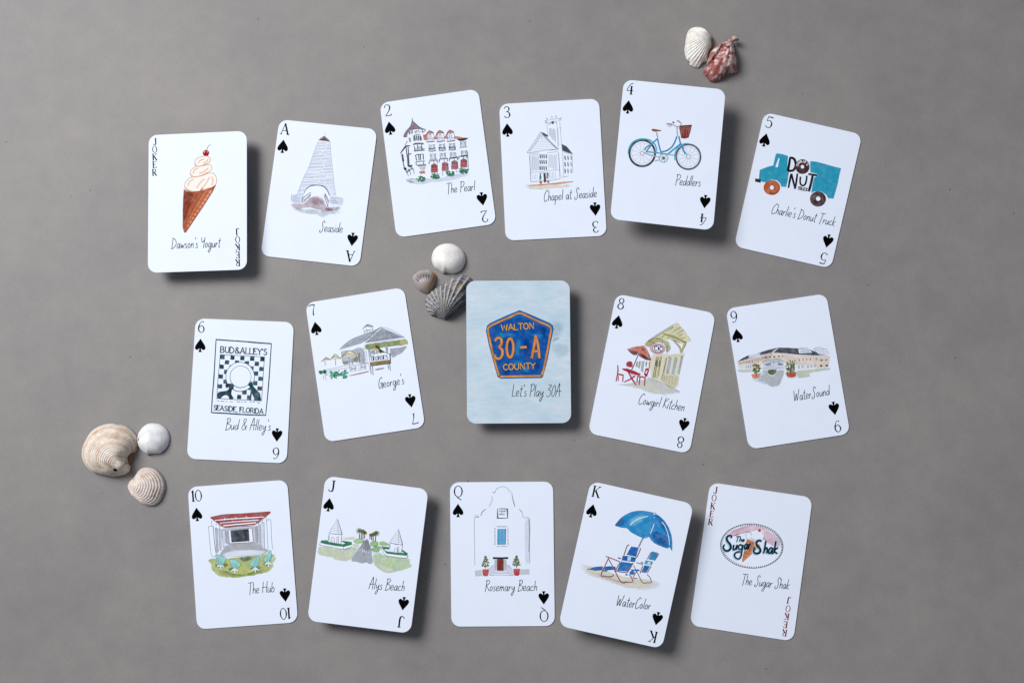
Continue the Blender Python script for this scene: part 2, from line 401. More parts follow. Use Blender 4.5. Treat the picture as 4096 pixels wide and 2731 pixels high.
def text(font, s, x0, y0, x1, y1, cap, w, col='#15171c', z=None, a=1.0, dx=0, dy=0, foot=0):
    adv = sum(font[ch][0] for ch in s); L = math.hypot(x1 - x0, y1 - y0)
    ux, uy = (x1 - x0) / L, (y1 - y0) / L; vx, vy = uy, -ux
    sx = L / adv; pos = 0; z = nz() if z is None else z
    for ch in s:
        ad, st = font[ch]
        if foot and ch not in "CGOS&,' ":
            for q in st:
                for px, py in (q[0], q[-1]) + tuple(p for p in q[1:-1] if p[1] in (0, 1)):
                    if py in (0, 1):
                        pts = [(x0 + ux * (pos + px + e) * sx + vx * py * cap, y0 + uy * (pos + px + e) * sx + vy * py * cap) for e in (-foot, foot)]
                        S(col, w * .6, pts, wash=0, z=z)
        for q in st:
            if font is HAND: q = [(px + .15 * py, py) for px, py in q]
            pts = [(x0 + dx + ux * (pos + px) * sx + vx * py * cap, y0 + dy + uy * (pos + px) * sx + vy * py * cap) for px, py in q]
            S(col, w, pts, sm=(font is HAND or ch in CURVED), wash=0, z=z, a=a)
        pos += ad
def serif(s, cx, cy, hgt, flip=False, col='#050507', squeeze=.9, bold=1.1):
    z = nz(); adv = sum(SER[ch][0] for ch in s) * squeeze
    a = C.pxang + (math.pi if flip else 0); ca, sa = math.cos(a), math.sin(a)
    pos = 0
    for ch in s:
        ad, st = SER[ch]
        for q, w in st:
            pts = []
            for px, py in P(q):
                X = ((pos + px * squeeze) - adv / 2) * hgt; Y = -(py - .5) * hgt
                pts.append((cx + X * ca - Y * sa, cy + X * sa + Y * ca))
            ww = [i * hgt * bold for i in w] if isinstance(w, list) else w * hgt * bold
            S(col, ww, pts, wash=0, z=z)
        pos += ad * squeeze
def pip(cx, cy, flip=False):
    s = 132 * C.k / 2.412
    a = C.pxang + (math.pi if flip else 0); ca, sa = math.cos(a), math.sin(a)
    pts = []
    for x, y in SPADE:
        X, Y = x * s * .80, -y * s
        pts.append((cx + X * ca - Y * sa, cy + X * sa + Y * ca))
    F('#030304', pts, wash=0, z=nz())
def indices(rank, t, b, pt, pb):
    g('rank_index'); serif(rank, *t, 108 * C.k / 2.412)
    g('rank_index.b'); serif(rank, *b, 108 * C.k / 2.412, True)
    g('spade_pip'); pip(*pt)
    g('spade_pip.b'); pip(*pb, True)
def jokers(tops, bots, col):
    g('joker_index')
    for ch, c in zip("JOKER", tops): serif(ch, *c, 64, col=col, bold=1.35)
    g('joker_index.b')
    for ch, c in zip("JOKER", bots): serif(ch, *c, 64, True, col=col, bold=1.35)
def caption(s, x0, y0, x1, y1, cap):
    g('caption'); text(HAND, s, x0, y0, x1, y1, cap * 1.1, 6.0, '#08080c'); g('illustration')

def fillet(q, r, n=7):
    out = []
    for i in range(4):
        a, b, c = Vector(q[i - 1]), Vector(q[i]), Vector(q[(i + 1) % 4])
        u, v = (a - b).normalized(), (c - b).normalized()
        th = u.angle(v); t = r / math.tan(th / 2)
        ce = b + (u + v).normalized() * (r / math.sin(th / 2))
        s, e = b + u * t - ce, b + v * t - ce
        a0 = math.atan2(s.y, s.x); d = math.atan2(e.y, e.x) - a0
        d = (d + math.pi) % (2 * math.pi) - math.pi
        for j in range(n + 1):
            w = a0 + d * j / n; out.append((ce.x + r * math.cos(w), ce.y + r * math.sin(w)))
    return out
def finish(name, label, mat=None, group='playing cards laid out in three rows', picture=None):
    root = bpy.data.objects.new(name, None); COL.objects.link(root)
    root.empty_display_size = .01
    root.location = C.ctr; root.rotation_euler = (0, 0, C.ang)
    tag(root, label, 'playing card', group)
    ring = fillet(C.corners, .0056); n = len(ring); th = .0006; bv = .00006
    inset = fillet(C.corners, .0056); cx = sum(p[0] for p in ring) / n; cy = sum(p[1] for p in ring) / n
    sh = [(x - (x - cx) * .0015, y - (y - cy) * .0015) for x, y in ring]
    V = [(x, y, 0) for x, y in sh] + [(x, y, -bv) for x, y in ring] + [(x, y, -th) for x, y in ring]
    f = [tuple(range(n))[::-1] if False else tuple(reversed(range(n)))]
    f += [(i, (i + 1) % n, n + (i + 1) % n, n + i) for i in range(n)]
    f += [(n + i, n + (i + 1) % n, 2 * n + (i + 1) % n, 2 * n + i) for i in range(n)]
    f += [tuple(range(2 * n, 3 * n))]
    o = link_mesh('card_stock', V, f, mat or M_PAPER, root)
    bm = bmesh.new(); bm.from_mesh(o.data); bmesh.ops.recalc_face_normals(bm, faces=bm.faces); bm.to_mesh(o.data); bm.free()
    made = {}
    if 'illustration' not in C.mesh:
        e = bpy.data.objects.new('illustration', None); COL.objects.link(e); e.parent = root; e.empty_display_size = .01; made['illustration'] = e
    order = sorted(C.mesh, key=lambda s: s != 'illustration')
    for nm in order:
        V, f, K, W = C.mesh[nm]
        par = root; base = nm.split('.')[0]
        top_parts = ('illustration', 'rank_index', 'spade_pip', 'caption', 'joker_index')
        if base not in top_parts: par = made.get('illustration', root)
        # keep every face looking up
        ff = []
        for q in f:
            a, b, c = V[q[0]], V[q[1]], V[q[2]]
            s = (b[0] - a[0]) * (c[1] - a[1]) - (b[1] - a[1]) * (c[0] - a[0])
            ff.append(q if s >= 0 else tuple(reversed(q)))
        made[nm] = link_mesh(base, V, ff, M_INK, par, K, W)
    if C.h > .002:      # the block that lifts the raised cards off the table
        z0, z1 = -C.h, -th; a, b = .014, .022
        V = [(x, y, z) for z in (z0, z1) for x, y in ((-a, -b), (a, -b), (a, b), (-a, b))]
        link_mesh('foam_riser', V, [(3, 2, 1, 0), (4, 5, 6, 7), (0, 1, 5, 4), (1, 2, 6, 5), (2, 3, 7, 6), (3, 0, 4, 7)], M_FOAM, root)
    return root
def dabs(col, cx, cy, rx, ry, n, r0, r1, wash=.3, a=1.0):
    for _ in range(n):
        z = nz()
        t = random.uniform(0, 6.283); q = math.sqrt(random.random())
        F(col, E(cx + rx * q * math.cos(t), cy + ry * q * math.sin(t), random.uniform(r0, r1), random.uniform(r0, r1) * .8, random.uniform(0, 90), 8), a, wash=wash, z=z)
def lerp_x(pts, y):
    for (x0, y0), (x1, y1) in zip(pts, pts[1:]):
        if y0 <= y <= y1: return x0 + (x1 - x0) * (y - y0) / (y1 - y0)
    return pts[-1][0] if y > pts[-1][1] else pts[0][0]
def dashes(col, w, quad, rows, per, a=.9):
    """short brick-like dashes filling a quad (tl, tr, br, bl)"""
    q = P(quad); z = nz()
    def at(u, v): return tuple((q[0][i] * (1 - u) + q[1][i] * u) * (1 - v) + (q[3][i] * (1 - u) + q[2][i] * u) * v for i in (0, 1))
    for r in range(rows):
        for c in range(per):
            if random.random() < .22: continue
            u = (c + .5 * (r % 2)) / per; v = (r + .5) / rows
            if u + .7 / per > 1: continue
            S(col, w, [at(u, v), at(u + random.uniform(.45, .75) / per, v)], sm=False, a=a, z=z)

FLAT = .00068
K0 = 2.412
# ================================================================== cards, first row
# ---- joker, ice cream
begin((560, 500, K0), "84 100 1030 57 1031 1394 75 1427", .0125)
jokers([(142, 162), (142, 237), (142, 310), (140, 383), (140, 458)], [(942, 1030), (942, 1105), (942, 1180), (944, 1255), (943, 1330)], '#101015')
caption("Dawson's Yogurt", 302, 1192, 775, 1180, 95)
g('frozen_yogurt')
cream = ["437 618 432 580 445 545 480 512 530 500 600 490 680 462 720 480 738 520 730 575 680 612 600 634 520 645 465 640",
         "490 490 485 455 510 420 550 400 610 395 670 385 692 400 688 432 650 462 600 487 540 502 505 502",
         "532 388 530 350 550 325 590 308 640 296 672 318 680 340 660 370 600 392 560 402"]
for c in cream:
    F('#f3e9e4', c, sm=True, wash=.15)
    S('#dcb8a0', 9, c + " " + " ".join(c.split()[:2]), a=.75, wash=.6)
S('#e6cdbd', 15, "545 610 580 560 620 520", "600 610 640 560 670 505", "460 590 480 545 520 525", "690 585 705 540 690 500", a=.7)
S('#e2bda4', 12, "570 470 620 450 660 415", "510 470 530 430 560 420", "560 370 580 345 620 330", "610 375 645 350 660 330", a=.7)
S('#d3a488', 8, "440 600 470 632 530 642 600 634 680 610 728 578", a=.7)
S('#d8ab8e', 7, "488 470 520 500 590 488 650 458", "530 372 560 400 610 388 660 365", a=.7)
g('waffle_cone')
F('#a5512f', "422 618 445 642 500 648 600 634 700 600 732 580 700 650 640 740 560 860 490 970 440 1040 425 1038 410 985 412 850 418 700", wash=.6)
F('#8a3a20', "424 622 520 650 500 740 440 900 416 960 412 850", a=.6, fe=.25)
F('#bb6a45', "590 640 700 605 650 720 520 900 450 1010 440 960 520 800", a=.8, fe=.12)
for i in range(10):
    t = i / 9; s = 1 - .45 * t
    for off, col, aa in ((0, '#dd9676', 1), (44, '#cc7c58', .9), (86, '#bd6a46', .6)):
        x = 676 - 212 * t - off * s * .95; y = 648 + 325 * t - off * s * .28
        if off == 86 and i > 6: continue
        F(col, [(x - 17 * s, y + 8 * s), (x + 3 * s, y - 20 * s), (x + 19 * s, y - 12 * s), (x + 1 * s, y + 20 * s)], aa, wash=.5)
S('#7c2f18', 5, "560 660 470 800 420 930", "500 655 440 760 416 820", "610 645 500 830 425 1000", a=.55)
S('#7a2c16', 4, "732 582 640 742 560 862 440 1040", a=.6)
g('cherry')
F('#a51322', E(636, 271, 31, 29), wash=.5)
F('#7a0a18', "610 285 636 300 664 285 655 298 636 303 618 298", a=.8)
F('#edb4b4', E(621, 260, 7, 9), wash=0); F('#e08a8a', E(650, 262, 5, 8), wash=0)
S('#702838', [3, 4, 5, 6], "684 184 664 202 650 222 645 242")
finish('joker_card', 'raised joker card with black index letters and a soft serve cone with cherry picture')

# ---- ace
begin((1030, 450, K0), "212 68 1157 163 983 1487 29 1381", FLAT)
indices('A', (266, 160), (895, 1388), (245, 328), (916, 1225))
caption("Seaside", 595, 1148, 820, 1160, 95)
g('ground')
F('#c3cbd3', "330 925 420 935 520 930 640 950 800 920 805 975 720 985 640 1018 560 985 450 978 350 945", a=.7, fe=.35, wash=1)
F('#bba3ad', "325 880 440 877 520 810 625 822 680 907 800 912 795 940 720 955 640 950 560 935 480 918 400 935 330 918", a=.65, fe=.12, wash=1)
F('#7c3e50', E(690, 935, 45, 17, 5), a=.55, fe=.5, wash=.7)
F('#a68c98', "520 815 620 825 650 880 560 900 490 870", a=.6, fe=.5, wash=.9)
g('tower')
TL_ = [(585, 280), (540, 400), (490, 540), (440, 640), (388, 778)]; TR_ = [(700, 285), (712, 440), (728, 580), (745, 740), (757, 805)]
F('#e6ecf5', TL_ + [(450, 780), (500, 715), (572, 700), (650, 725), (695, 800)] + TR_[::-1], wash=.2)
z = nz(); y = 292
while y < 800:
    xl, xr = lerp_x([(b, a) for a, b in []] or [(p[1], p[0]) for p in TL_] and [(0, 0)], y) if False else (None, None)
    def xx(t, yy):
        for a, b in zip(t, t[1:]):
            if a[1] <= yy <= b[1]: return a[0] + (b[0] - a[0]) * (yy - a[1]) / (b[1] - a[1])
        return t[-1][0] if yy > t[-1][1] else t[0][0]
    xl, xr = xx(TL_, y), xx(TR_, y); segs = [(xl + 4, xr - 4)]
    if y > 706:
        hw = 120 * math.sqrt(max(0, 1 - ((y - 815) / 112) ** 2)) if y < 815 else 120
        segs = [(xl + 4, max(xl + 8, 570 - hw - 6)), (min(xr - 8, 572 + hw + 4), xr - 4)]
    for a, b in segs:
        gap = random.uniform(.3, .8); m = a + (b - a) * gap
        for u, v in ((a, m - 4), (m + 4, b)):
            if v - u > 6:
                S('#3d424c', random.uniform(2.2, 4.2), [(u, y + (u - 600) * .045 + random.uniform(-1.5, 1.5)), (v, y + (v - 600) * .045 + random.uniform(-1.5, 1.5))], sm=False, z=z, a=random.uniform(.7, 1))
    y += random.uniform(11.5, 15)
S('#8b919d', 4, TL_, TR_, a=.8)
S('#1b1e26', [4, 7, 9, 9, 9, 9, 8, 7], "448 782 465 745 500 715 550 703 610 705 655 728 680 765 695 802")
g('roof')
F('#6b5149', "590 270 645 233 700 283 640 276", wash=.5); S('#2b2422', 5, "590 270 645 233 700 283")
S('#3a3536', 3, "648 233 651 215 656 198")
g('railing')
F('#d0d9e2', "330 790 445 785 440 870 332 862", a=.7, fe=.18, wash=.8); F('#d0d9e2', "695 815 820 828 812 895 698 888", a=.7, fe=.18, wash=.8)
S('#8b939c', 4, "332 790 335 858 430 872", "820 828 812 895", "700 812 818 828", jit=1)
S('#3a3a40', 3.5, "345 808 385 806", "345 826 410 830", "345 845 400 850", "705 850 770 858", "710 868 780 876", "705 832 760 838", jit=2)
S('#40343a', 5, "432 872 434 828 512 770 512 800 442 868", "446 850 512 788", "640 790 652 788 685 850 680 906 640 802", "648 800 684 872", sm=False)
finish('playing_card', 'ace of spades card with a tapered white plank tower picture')

# ---- two
begin((1500, 340, K0), "45 175 996 38 1171 1339 207 1475", FLAT)
indices('2', (122, 247), (1058, 1268), (143, 418), (1034, 1100))
caption("The Pearl", 690, 1048, 968, 1016, 90)
g('illustration')
F('#ccd3dd', "285 905 380 915 520 905 640 895 760 870 900 850 895 880 760 915 640 935 520 945 430 965 330 945", a=.9, fe=.22, wash=.9)
F('#aeb5c2', "290 915 350 920 390 945 340 950", a=.7, fe=.3, wash=.8)
K_ = '#20232b'
g('hotel_facade')
F('#bd7d70', "462 480 490 478 520 510 580 500 680 495 770 492 840 505 900 513 840 525 780 522 690 520 600 525 500 535 470 532", wash=.6)
F('#252b33', "785 524 906 512 880 530 850 541 815 540", wash=.2)
for x, y in ((530, 440), (628, 437), (727, 434)):
    F('#e4e8f0', [(x - 30, y + 40), (x + 36, y + 25), (x + 42, y + 108), (x - 28, y + 112)], wash=.1)
    F('#b87468', [(x - 46, y + 60), (x - 30, y + 20), (x - 6, y), (x + 36, y + 24), (x + 28, y + 30), (x - 18, y + 32), (x - 38, y + 62)], wash=.5)
    S(K_, 4.5, [(x - 46, y + 62), (x - 28, y + 32), (x - 6, y + 2), (x + 37, y + 22)], [(x - 20, y + 30), (x + 34, y + 26)], [(x + 33, y + 26), (x + 42, y + 70)], [(x - 24, y + 40), (x - 26, y + 90)])
    S(K_, 6, [(x - 10, y + 50), (x - 9, y + 72)], [(x + 8, y + 48), (x + 10, y + 70)], [(x - 12, y + 46), (x, y + 38), (x + 12, y + 45)])
    S(K_, 3.2, *[[(x - 28 + i * 13, y + 80 - i), (x - 27 + i * 13, y + 104 - i)] for i in range(6)])
    S(K_, 9, [(x - 34, y + 112), (x, y + 110), (x + 46, y + 104)]); S('#5a606a', 4, [(x - 30, y + 78), (x + 44, y + 72)])
for x, y, s in ((550, 600, 1), (646, 594, .95), (744, 588, 1), (850, 570, 1)):
    for r in (0, 1):
        X, Y = x + 9 * r, y + 88 * r
        S(K_, 4.5, [(X - 28, Y - 26), (X - 24, Y + 30)], [(X + 24, Y - 28), (X + 28, Y + 28)], [(X - 16, Y - 22), (X - 13, Y + 10)], [(X + 14, Y - 24), (X + 16, Y + 12)], jit=2)
        S('#596069', 3, [(X - 14, Y - 18), (X + 14, Y - 20)], [(X - 2, Y - 20), (X, Y + 14)])
        if r == 0 and x < 800:
            S(K_, 4, *[[(X - 30 + i * 12, Y + 10), (X - 29 + i * 12, Y + 34)] for i in range(6)], jit=2)
            S(K_, 7, [(X - 36, Y + 12), (X, Y + 16), (X + 34, Y + 8)], [(X - 34, Y + 38), (X, Y + 42), (X + 36, Y + 34)], a=.9)
        else:
            S('#4a5058', 5, [(X - 34, Y + 36), (X + 36, Y + 28)]); S('#7a808a', 3, *[[(X - 24 + i * 12, Y + 14), (X - 23 + i * 12, Y + 32)] for i in range(5)])
for x, y in ((566, 742), (665, 724), (762, 712), (852, 695)):
    S(K_, 6, [(x - 44, y - 5), (x, y - 12), (x + 40, y - 16)], [(x - 43, y - 4), (x - 46, y + 22)], [(x + 32, y - 12), (x + 34, y + 16)])
    S(K_, 4, [(x, y - 10), (x + 2, y + 18)])
for x, y in ((572, 808), (676, 792), (768, 776), (856, 760)):
    F('#a9595c', [(x - 32, y - 34), (x - 18, y - 42), (x + 18, y - 42), (x + 28, y - 34), (x + 34, y + 34), (x - 32, y + 40)], wash=.7)
    S('#3a2226', 7, *[[(x - 18 + i * 15, y - 32), (x - 17 + i * 15, y - 6)] for i in range(4)])
    S('#5a2a2e', 4, [(x - 36, y + 14), (x + 36, y + 8)], [(x - 32, y - 32), (x, y - 46), (x + 28, y - 34)])
S(K_, 4, "893 640 900 815", "775 800 790 850", "650 840 652 876", a=.8)
F('#c58a86', "424 836 478 826 482 852 430 856", wash=.6); S(K_, 4, "445 835 450 858", "468 830 472 856")
g('turret')
F('#8a727c', "360 343 340 400 312 432 285 475 276 500 305 500 322 440 400 426 462 432 484 432 440 415 395 375", wash=.6)
S(K_, 4.5, "360 343 338 408 300 448 276 500 310 498", "360 345 395 380 440 416 486 432 460 460", "335 420 400 422 445 412")
S(K_, 3.5, "360 343 356 318")
S(K_, 5, "333 440 335 472", "347 438 349 475", "360 436 361 470", "322 442 330 480", "455 430 458 462")
dabs('#6b645c', 412, 452, 34, 16, 24, 2, 4)
S(K_, 10, "383 497 386 538", "401 492 404 538", "419 492 422 538", "436 495 440 536"); S(K_, 5, "370 502 380 488 410 481 440 488", "372 505 376 545", "444 500 446 540")
S('#6d5a5c', 6, "368 575 400 562 468 564"); S(K_, 5, "366 580 400 570 470 572", "378 590 384 630", "408 575 410 615", "446 574 452 620", "410 600 446 600")
S(K_, 7, "374 640 420 634 476 630"); S(K_, 3.5, *[[(380 + i * 13, 608 + random.uniform(-3, 3)), (382 + i * 13, 634)] for i in range(8)])
S(K_, 7, "392 685 400 732", "420 675 424 728", "436 672 440 726", "464 670 466 722"); S(K_, 5, "388 690 400 674 466 668", "390 745 430 738 480 735", "395 750 398 778", "468 740 468 768")
S(K_, 5, "408 782 490 770"); S(K_, 3.5, *[[(412 + i * 12, 764), (414 + i * 12, 784)] for i in range(7)])
F('#c0c5d2', "425 790 480 782 478 812 435 816", a=.9, fe=.15)
F('#8d94a4', "322 512 340 510 344 552 330 550", wash=.5)
g('side_wing')
S('#cf9a90', 8, "285 585 300 560 312 540", a=.8)
S(K_, [5, 10, 12, 6], "244 662 268 628 298 592 340 588"); S(K_, 7, "256 668 266 730 282 800", "266 668 276 740", "298 600 306 670", "318 596 322 670", "312 690 318 790", "322 690 328 780")
S(K_, 6, "305 676 350 662", "300 690 330 680", "320 785 358 776")
F(K_, "272 800 300 798 304 820 288 826"); F(K_, "322 778 360 772 352 790 330 796"); S('#3c4049', 4, "300 840 330 822 360 800", "306 846 322 880", "335 830 345 870", "370 810 376 860")
S('#3c4049', 4, CE(308, 838, 10, 8), CE(328, 822, 9, 8), CE(354, 806, 9, 8))
for x, y in ((440, 905), (582, 880), (722, 852), (852, 828)):
    g('bush'); 
    if x != 440: g('bush.%d' % x)
    dabs('#2f8a60', x, y, 46, 28, 34, 4, 9, .6); dabs('#14563a', x + 4, y + 4, 40, 26, 26, 3, 7, .4)
finish('playing_card', 'two of spades card with a balconied hotel and turret picture')

# ---- three
begin((1960, 350, K0), "88 162 1052 108 1127 1430 151 1479", FLAT)
indices('3', (163, 240), (1020, 1345), (168, 412), (1015, 1174))
caption("Chapel at Seaside", 517, 1098, 1032, 1057, 95)
g('illustration')
F('#dedccb', "345 955 500 945 650 940 790 935 760 962 600 975 500 987 370 985", a=.9, fe=.3, wash=.7)
F('#cd8a72', "333 946 420 938 520 932 600 924 700 912 805 905 798 915 700 930 650 938 560 940 480 950 380 952", wash=.8)
g('bell_tower')
PN = '#868c99'
F('#e9edf6', "550 320 675 320 690 850 675 860 655 570 555 470", wash=.1)
S(PN, 4, "550 330 552 380 558 470", "572 395 576 470", "642 330 648 400 656 575", "655 392 662 570", "672 330 680 420 690 540", "665 390 690 395", a=.85, jit=1)
S('#959aa6', 3.5, "535 345 690 318", "528 322 560 318 690 300", a=.9); S(PN, 6, "527 330 552 328", "528 342 550 340", "655 305 690 296", "668 314 688 310", jit=2)
S(PN, 4, "548 318 546 292 556 316", "584 312 597 280 610 306", "630 304 638 270 646 300")
F('#3f454d', "590 350 596 330 605 324 614 328 620 350 606 356"); S('#50565f', 4, "578 360 590 335 600 328", "625 325 640 345", "564 366 575 340")
S('#555b68', 3.2, *[[(573 + i * 9, 402 + random.uniform(-8, 8) - i), (577 + i * 9.5, 470 + i * 11 + random.uniform(-10, 6))] for i in range(7)], a=.85)
g('chapel_front')
F('#e6ebf5', "360 630 490 432 660 595 672 860 395 910 380 640", wash=.1)
F('#444a55', "490 430 520 440 557 462 558 482 520 462", wash=.4)
S('#4a4f5a', 5, "357 632 420 540 490 430", "378 622 430 555 498 446"); S('#4a4f5a', 6, "492 432 560 500 640 580 665 596", "505 450 560 515 640 588", a=.9)
S('#8d93a0', 2.6, *[[(498 - (y - 450) * .62, y), (498 + (y - 450) * .9, y - (y - 450) * .06)] for y in range(475, 612, 17)], a=.8, jit=2)
S('#8d93a0', 7, "500 455 500 500", a=.35)
S('#5d6370', 3.5, "360 632 450 622 560 605 662 597", "378 640 470 636", "395 655 470 648", "552 632 660 620", jit=1.5)
z = nz()
for i in range(9): S('#3a3e48', 4, [(388 + i * 9, 628 - i), (393 + i * 9, 628 - i)], [(556 + i * 11, 610 - i), (562 + i * 11, 609 - i)], sm=False, z=z)
S('#444954', 5, "380 645 388 780 395 910", "660 630 670 760 676 865")
S('#6d7381', 3, *[[(394 + i * 9, 662 + random.uniform(-4, 8)), (402 + i * 9, 812 + random.uniform(-20, 0))] for i in range(9)], a=.85, jit=2)
S('#878d9a', 3, *[[(560 + i * 10, 645 + random.uniform(-4, 8)), (566 + i * 10, 800 + random.uniform(-30, 0))] for i in range(9)], a=.8, jit=2)
S('#6d7381', 3.5, "390 822 470 816 560 806 665 796", "395 912 480 905 600 895 676 880", jit=1)
S('#8a909d', 3, *[[(408 + i * 15, 836), (412 + i * 15, 892)] for i in range(4)], *[[(572 + i * 14, 815), (576 + i * 14, 880)] for i in range(5)], a=.7, jit=2)
z = nz()
for y in (665, 720, 778):
    for x in (483, 501, 520, 541): S('#2e323a', [9, 12, 10], [(x, y - 20), (x + 1, y), (x + 3, y + 20)], z=z)
g('door')
F('#593033', "515 830 535 826 543 914 520 918", wash=.5); S('#6d7381', 3, "498 826 545 822")
g('topiary')
dabs('#1f7452', 486, 862, 7, 32, 14, 6, 10, .6); dabs('#2f9068', 554, 852, 8, 30, 12, 6, 9, .6)
F('#b0623f', "475 906 502 904 498 930 481 931", wash=.5); F('#b0623f', "549 898 572 897 570 921 553 922", wash=.5)
g('side_wall')
F('#444c55', "688 544 740 570 800 645 750 630 696 610", wash=.6)
S('#7a808d', 3.5, "695 618 798 652", "790 655 800 830", "700 630 712 865", "680 870 760 855", a=.7)
z = nz()
for j, y in enumerate((680, 742, 806)):
    for i, x in enumerate((722, 750, 780)): S(('#4d525d', '#6d7380', '#969ba8')[i], [10, 12, 11], [(x, y - 20), (x + 2, y), (x + 4, y + 20)], z=z, a=.9)
finish('playing_card', 'three of spades card with a white chapel and bell tower picture')

# ---- four
begin((2430, 290, K0), "158 68 1141 167 1018 1524 25 1413", .0185)
indices('4', (218, 158), (923, 1420), (199, 334), (941, 1247))
caption("Peddlers", 652, 1086, 898, 1100, 95)
def wheel(x, y, r, w, col):
    S(col, w, CE(x, y, r, r * 1.02), wash=.6)
    S('#a9afbb', 4, CE(x, y, r - w * .9, r * .98 - w * .9), a=.7)
    S('#9aa0ad', 3.2, *[[(x + 22 * math.cos(t), y + 22 * math.sin(t)), (x + r * .8 * math.cos(t + .1), y + r * .8 * math.sin(t + .1))] for t in [i * .52 + .2 for i in range(12)]], a=.75)
    S('#8a909d', 6, CE(x, y, 18, 18), a=.8)
g('wheel'); wheel(335, 780, 123, 24, '#3a4047')
g('wheel.front'); wheel(780, 815, 117, 20, '#4c525b')
g('mudguard')
S('#35a2c2', [8, 14, 16, 16, 15, 15, 15, 13, 8], "197 782 210 725 245 675 300 647 360 643 415 658 455 692 472 735 478 775")
S('#4fb0cc', [10, 14, 14, 12, 9, 5], "650 850 648 800 665 745 700 705 750 686 805 690")
g('crank')
S('#a9abba', 12, "345 772 430 802 505 820", "585 795 640 798", a=.9); S('#8a8c99', 9, "612 798 640 798", "455 855 500 845")
S('#2f9bbb', 8, CE(541, 828, 42, 40)); S('#6b646c', 7, *[[(541, 828), (541 + 32 * math.cos(t), 828 + 32 * math.sin(t))] for t in (.3, 1.3, 2.4, 3.4, 4.4, 5.5)], a=.9); S('#43484f', 7, CE(541, 828, 10, 10))
g('frame')
BL = '#2a86b8'
S(BL, 15, "372 768 430 690 482 640", "482 638 500 720 518 775"); S('#2f9cc2', 14, "370 766 450 774 520 782 582 790")
S('#257fae', 16, "512 770 570 755 620 720 650 670 670 618"); S('#2e90c0', 17, "582 790 640 742 705 690"); S(BL, 16, "688 615 705 690 740 765")
S(BL, 10, "712 690 735 750 765 795", "725 700 745 790"); S('#1f6f98', 12, "355 748 375 722 408 700")
g('handlebar')
S('#7f8591', 15, "672 528 676 612"); S('#cfd3dc', 6, "676 532 679 606")
S('#7b818c', 8, "590 502 622 503 652 517 680 525 708 508 714 490", "585 520 620 518"); F('#454a52', E(635, 484, 11, 8, 25))
S('#8c4a2e', 13, "570 498 622 502"); S('#9c5632', 12, "672 464 688 474 706 488")
g('saddle')
S('#8a909c', 11, "472 580 485 632"); F('#7f442c', "423 550 437 545 472 550 522 560 512 568 460 573 432 566", wash=.5); S('#c07a52', 5, "440 556 500 562", a=.7)
g('basket')
F('#7c2e26', "690 530 712 514 815 508 802 565 782 630 745 640 710 634", wash=.6); S('#431614', 10, "702 520 750 514 812 510", a=.85)
S('#c98c7a', 4, "735 535 732 610", "765 540 758 620", "790 545 780 600", "712 545 716 610", a=.75); S('#9a4a3a', 4, "700 560 800 548", "704 590 792 585", "708 615 786 612", a=.6)
finish('playing_card', 'four of spades card with a blue bicycle picture, raised and casting a wide shadow')

# ---- five
begin((2945, 440, 2.3647), "267 21 1193 234 896 1500 -20 1289", FLAT)
indices('5', (311, 117), (828, 1405), (272, 285), (866, 1240))
caption("Charlie's Donut Truck", 327, 975, 932, 1100, 90)
g('truck_body')
F('#2693b4', "372 425 386 410 440 420 490 435 484 520 480 580 498 592 485 680 472 730 427 727 412 690 380 666 330 660 285 686 245 682 214 655 218 610 222 568 290 540 350 525 362 470", wash=.3)
F('#2693b4', "700 484 760 490 840 512 920 535 992 552 975 620 960 700 920 840 870 836 850 800 800 772 740 772 710 786 722 700 736 640 768 626 765 606 700 590", wash=.3)
F(WHITE, "370 540 385 495 400 458 411 458 400 500 393 543", wash=0)
F('#10161c', "180 648 235 656 230 690 177 678", wash=.4); S('#3c4650', 4, "190 662 222 666")
g('front_wheel'); F('#b4592c', E(337, 735, 79, 71), wash=.6); F('#8c3a1c', "300 770 360 790 405 750 385 790 340 804", a=.5, fe=.2); F(WHITE, E(337, 735, 18, 20), wash=0)
g('rear_wheel'); F('#452828', E(773, 843, 76, 72), wash=.6); F(WHITE, E(775, 840, 21, 21), wash=0)
g('sign_lettering')
z = nz(); BK = '#0c0c10'
S(BK, [20, 24, 24], "510 448 500 515 488 580", z=z); S(BK, [20, 24, 22, 24, 20], "508 450 548 466 562 520 540 570 486 578", z=z)
g('doughnut'); F('#452828', E(626, 537, 68, 70), wash=.5); F(WHITE, E(626, 538, 16, 17), wash=0); g('sign_lettering')
z2 = nz()
for i, ch in enumerate("CHARLIE'S"):
    t = math.radians(-160 + i * 17); x, y = 626 + 42 * math.cos(t), 540 + 44 * math.sin(t); ux, uy = -math.sin(t), math.cos(t)
    text(BLK, ch, x - ux * 7, y - uy * 7, x + ux * 7, y + uy * 7, 20, 4.5, '#f0f3fa', z=z2)
S(BK, [16, 20, 20], "494 738 506 670 522 604", z=z); S(BK, 19, "522 604 540 680 558 748", z=z); S(BK, [18, 19, 17], "556 745 568 680 578 602", z=z)
S(BK, 17, "607 632 605 690 625 716 650 705 662 670 668 622", z=z); S(BK, 20, "682 606 765 620", z=z); S(BK, [22, 24, 22], "724 616 706 700 686 772", z=z)
text(BLK, "TRUCK", 580, 756, 678, 770, 30, 7, BK)
finish('playing_card', 'tilted five of spades card with a teal truck on doughnut wheels picture')

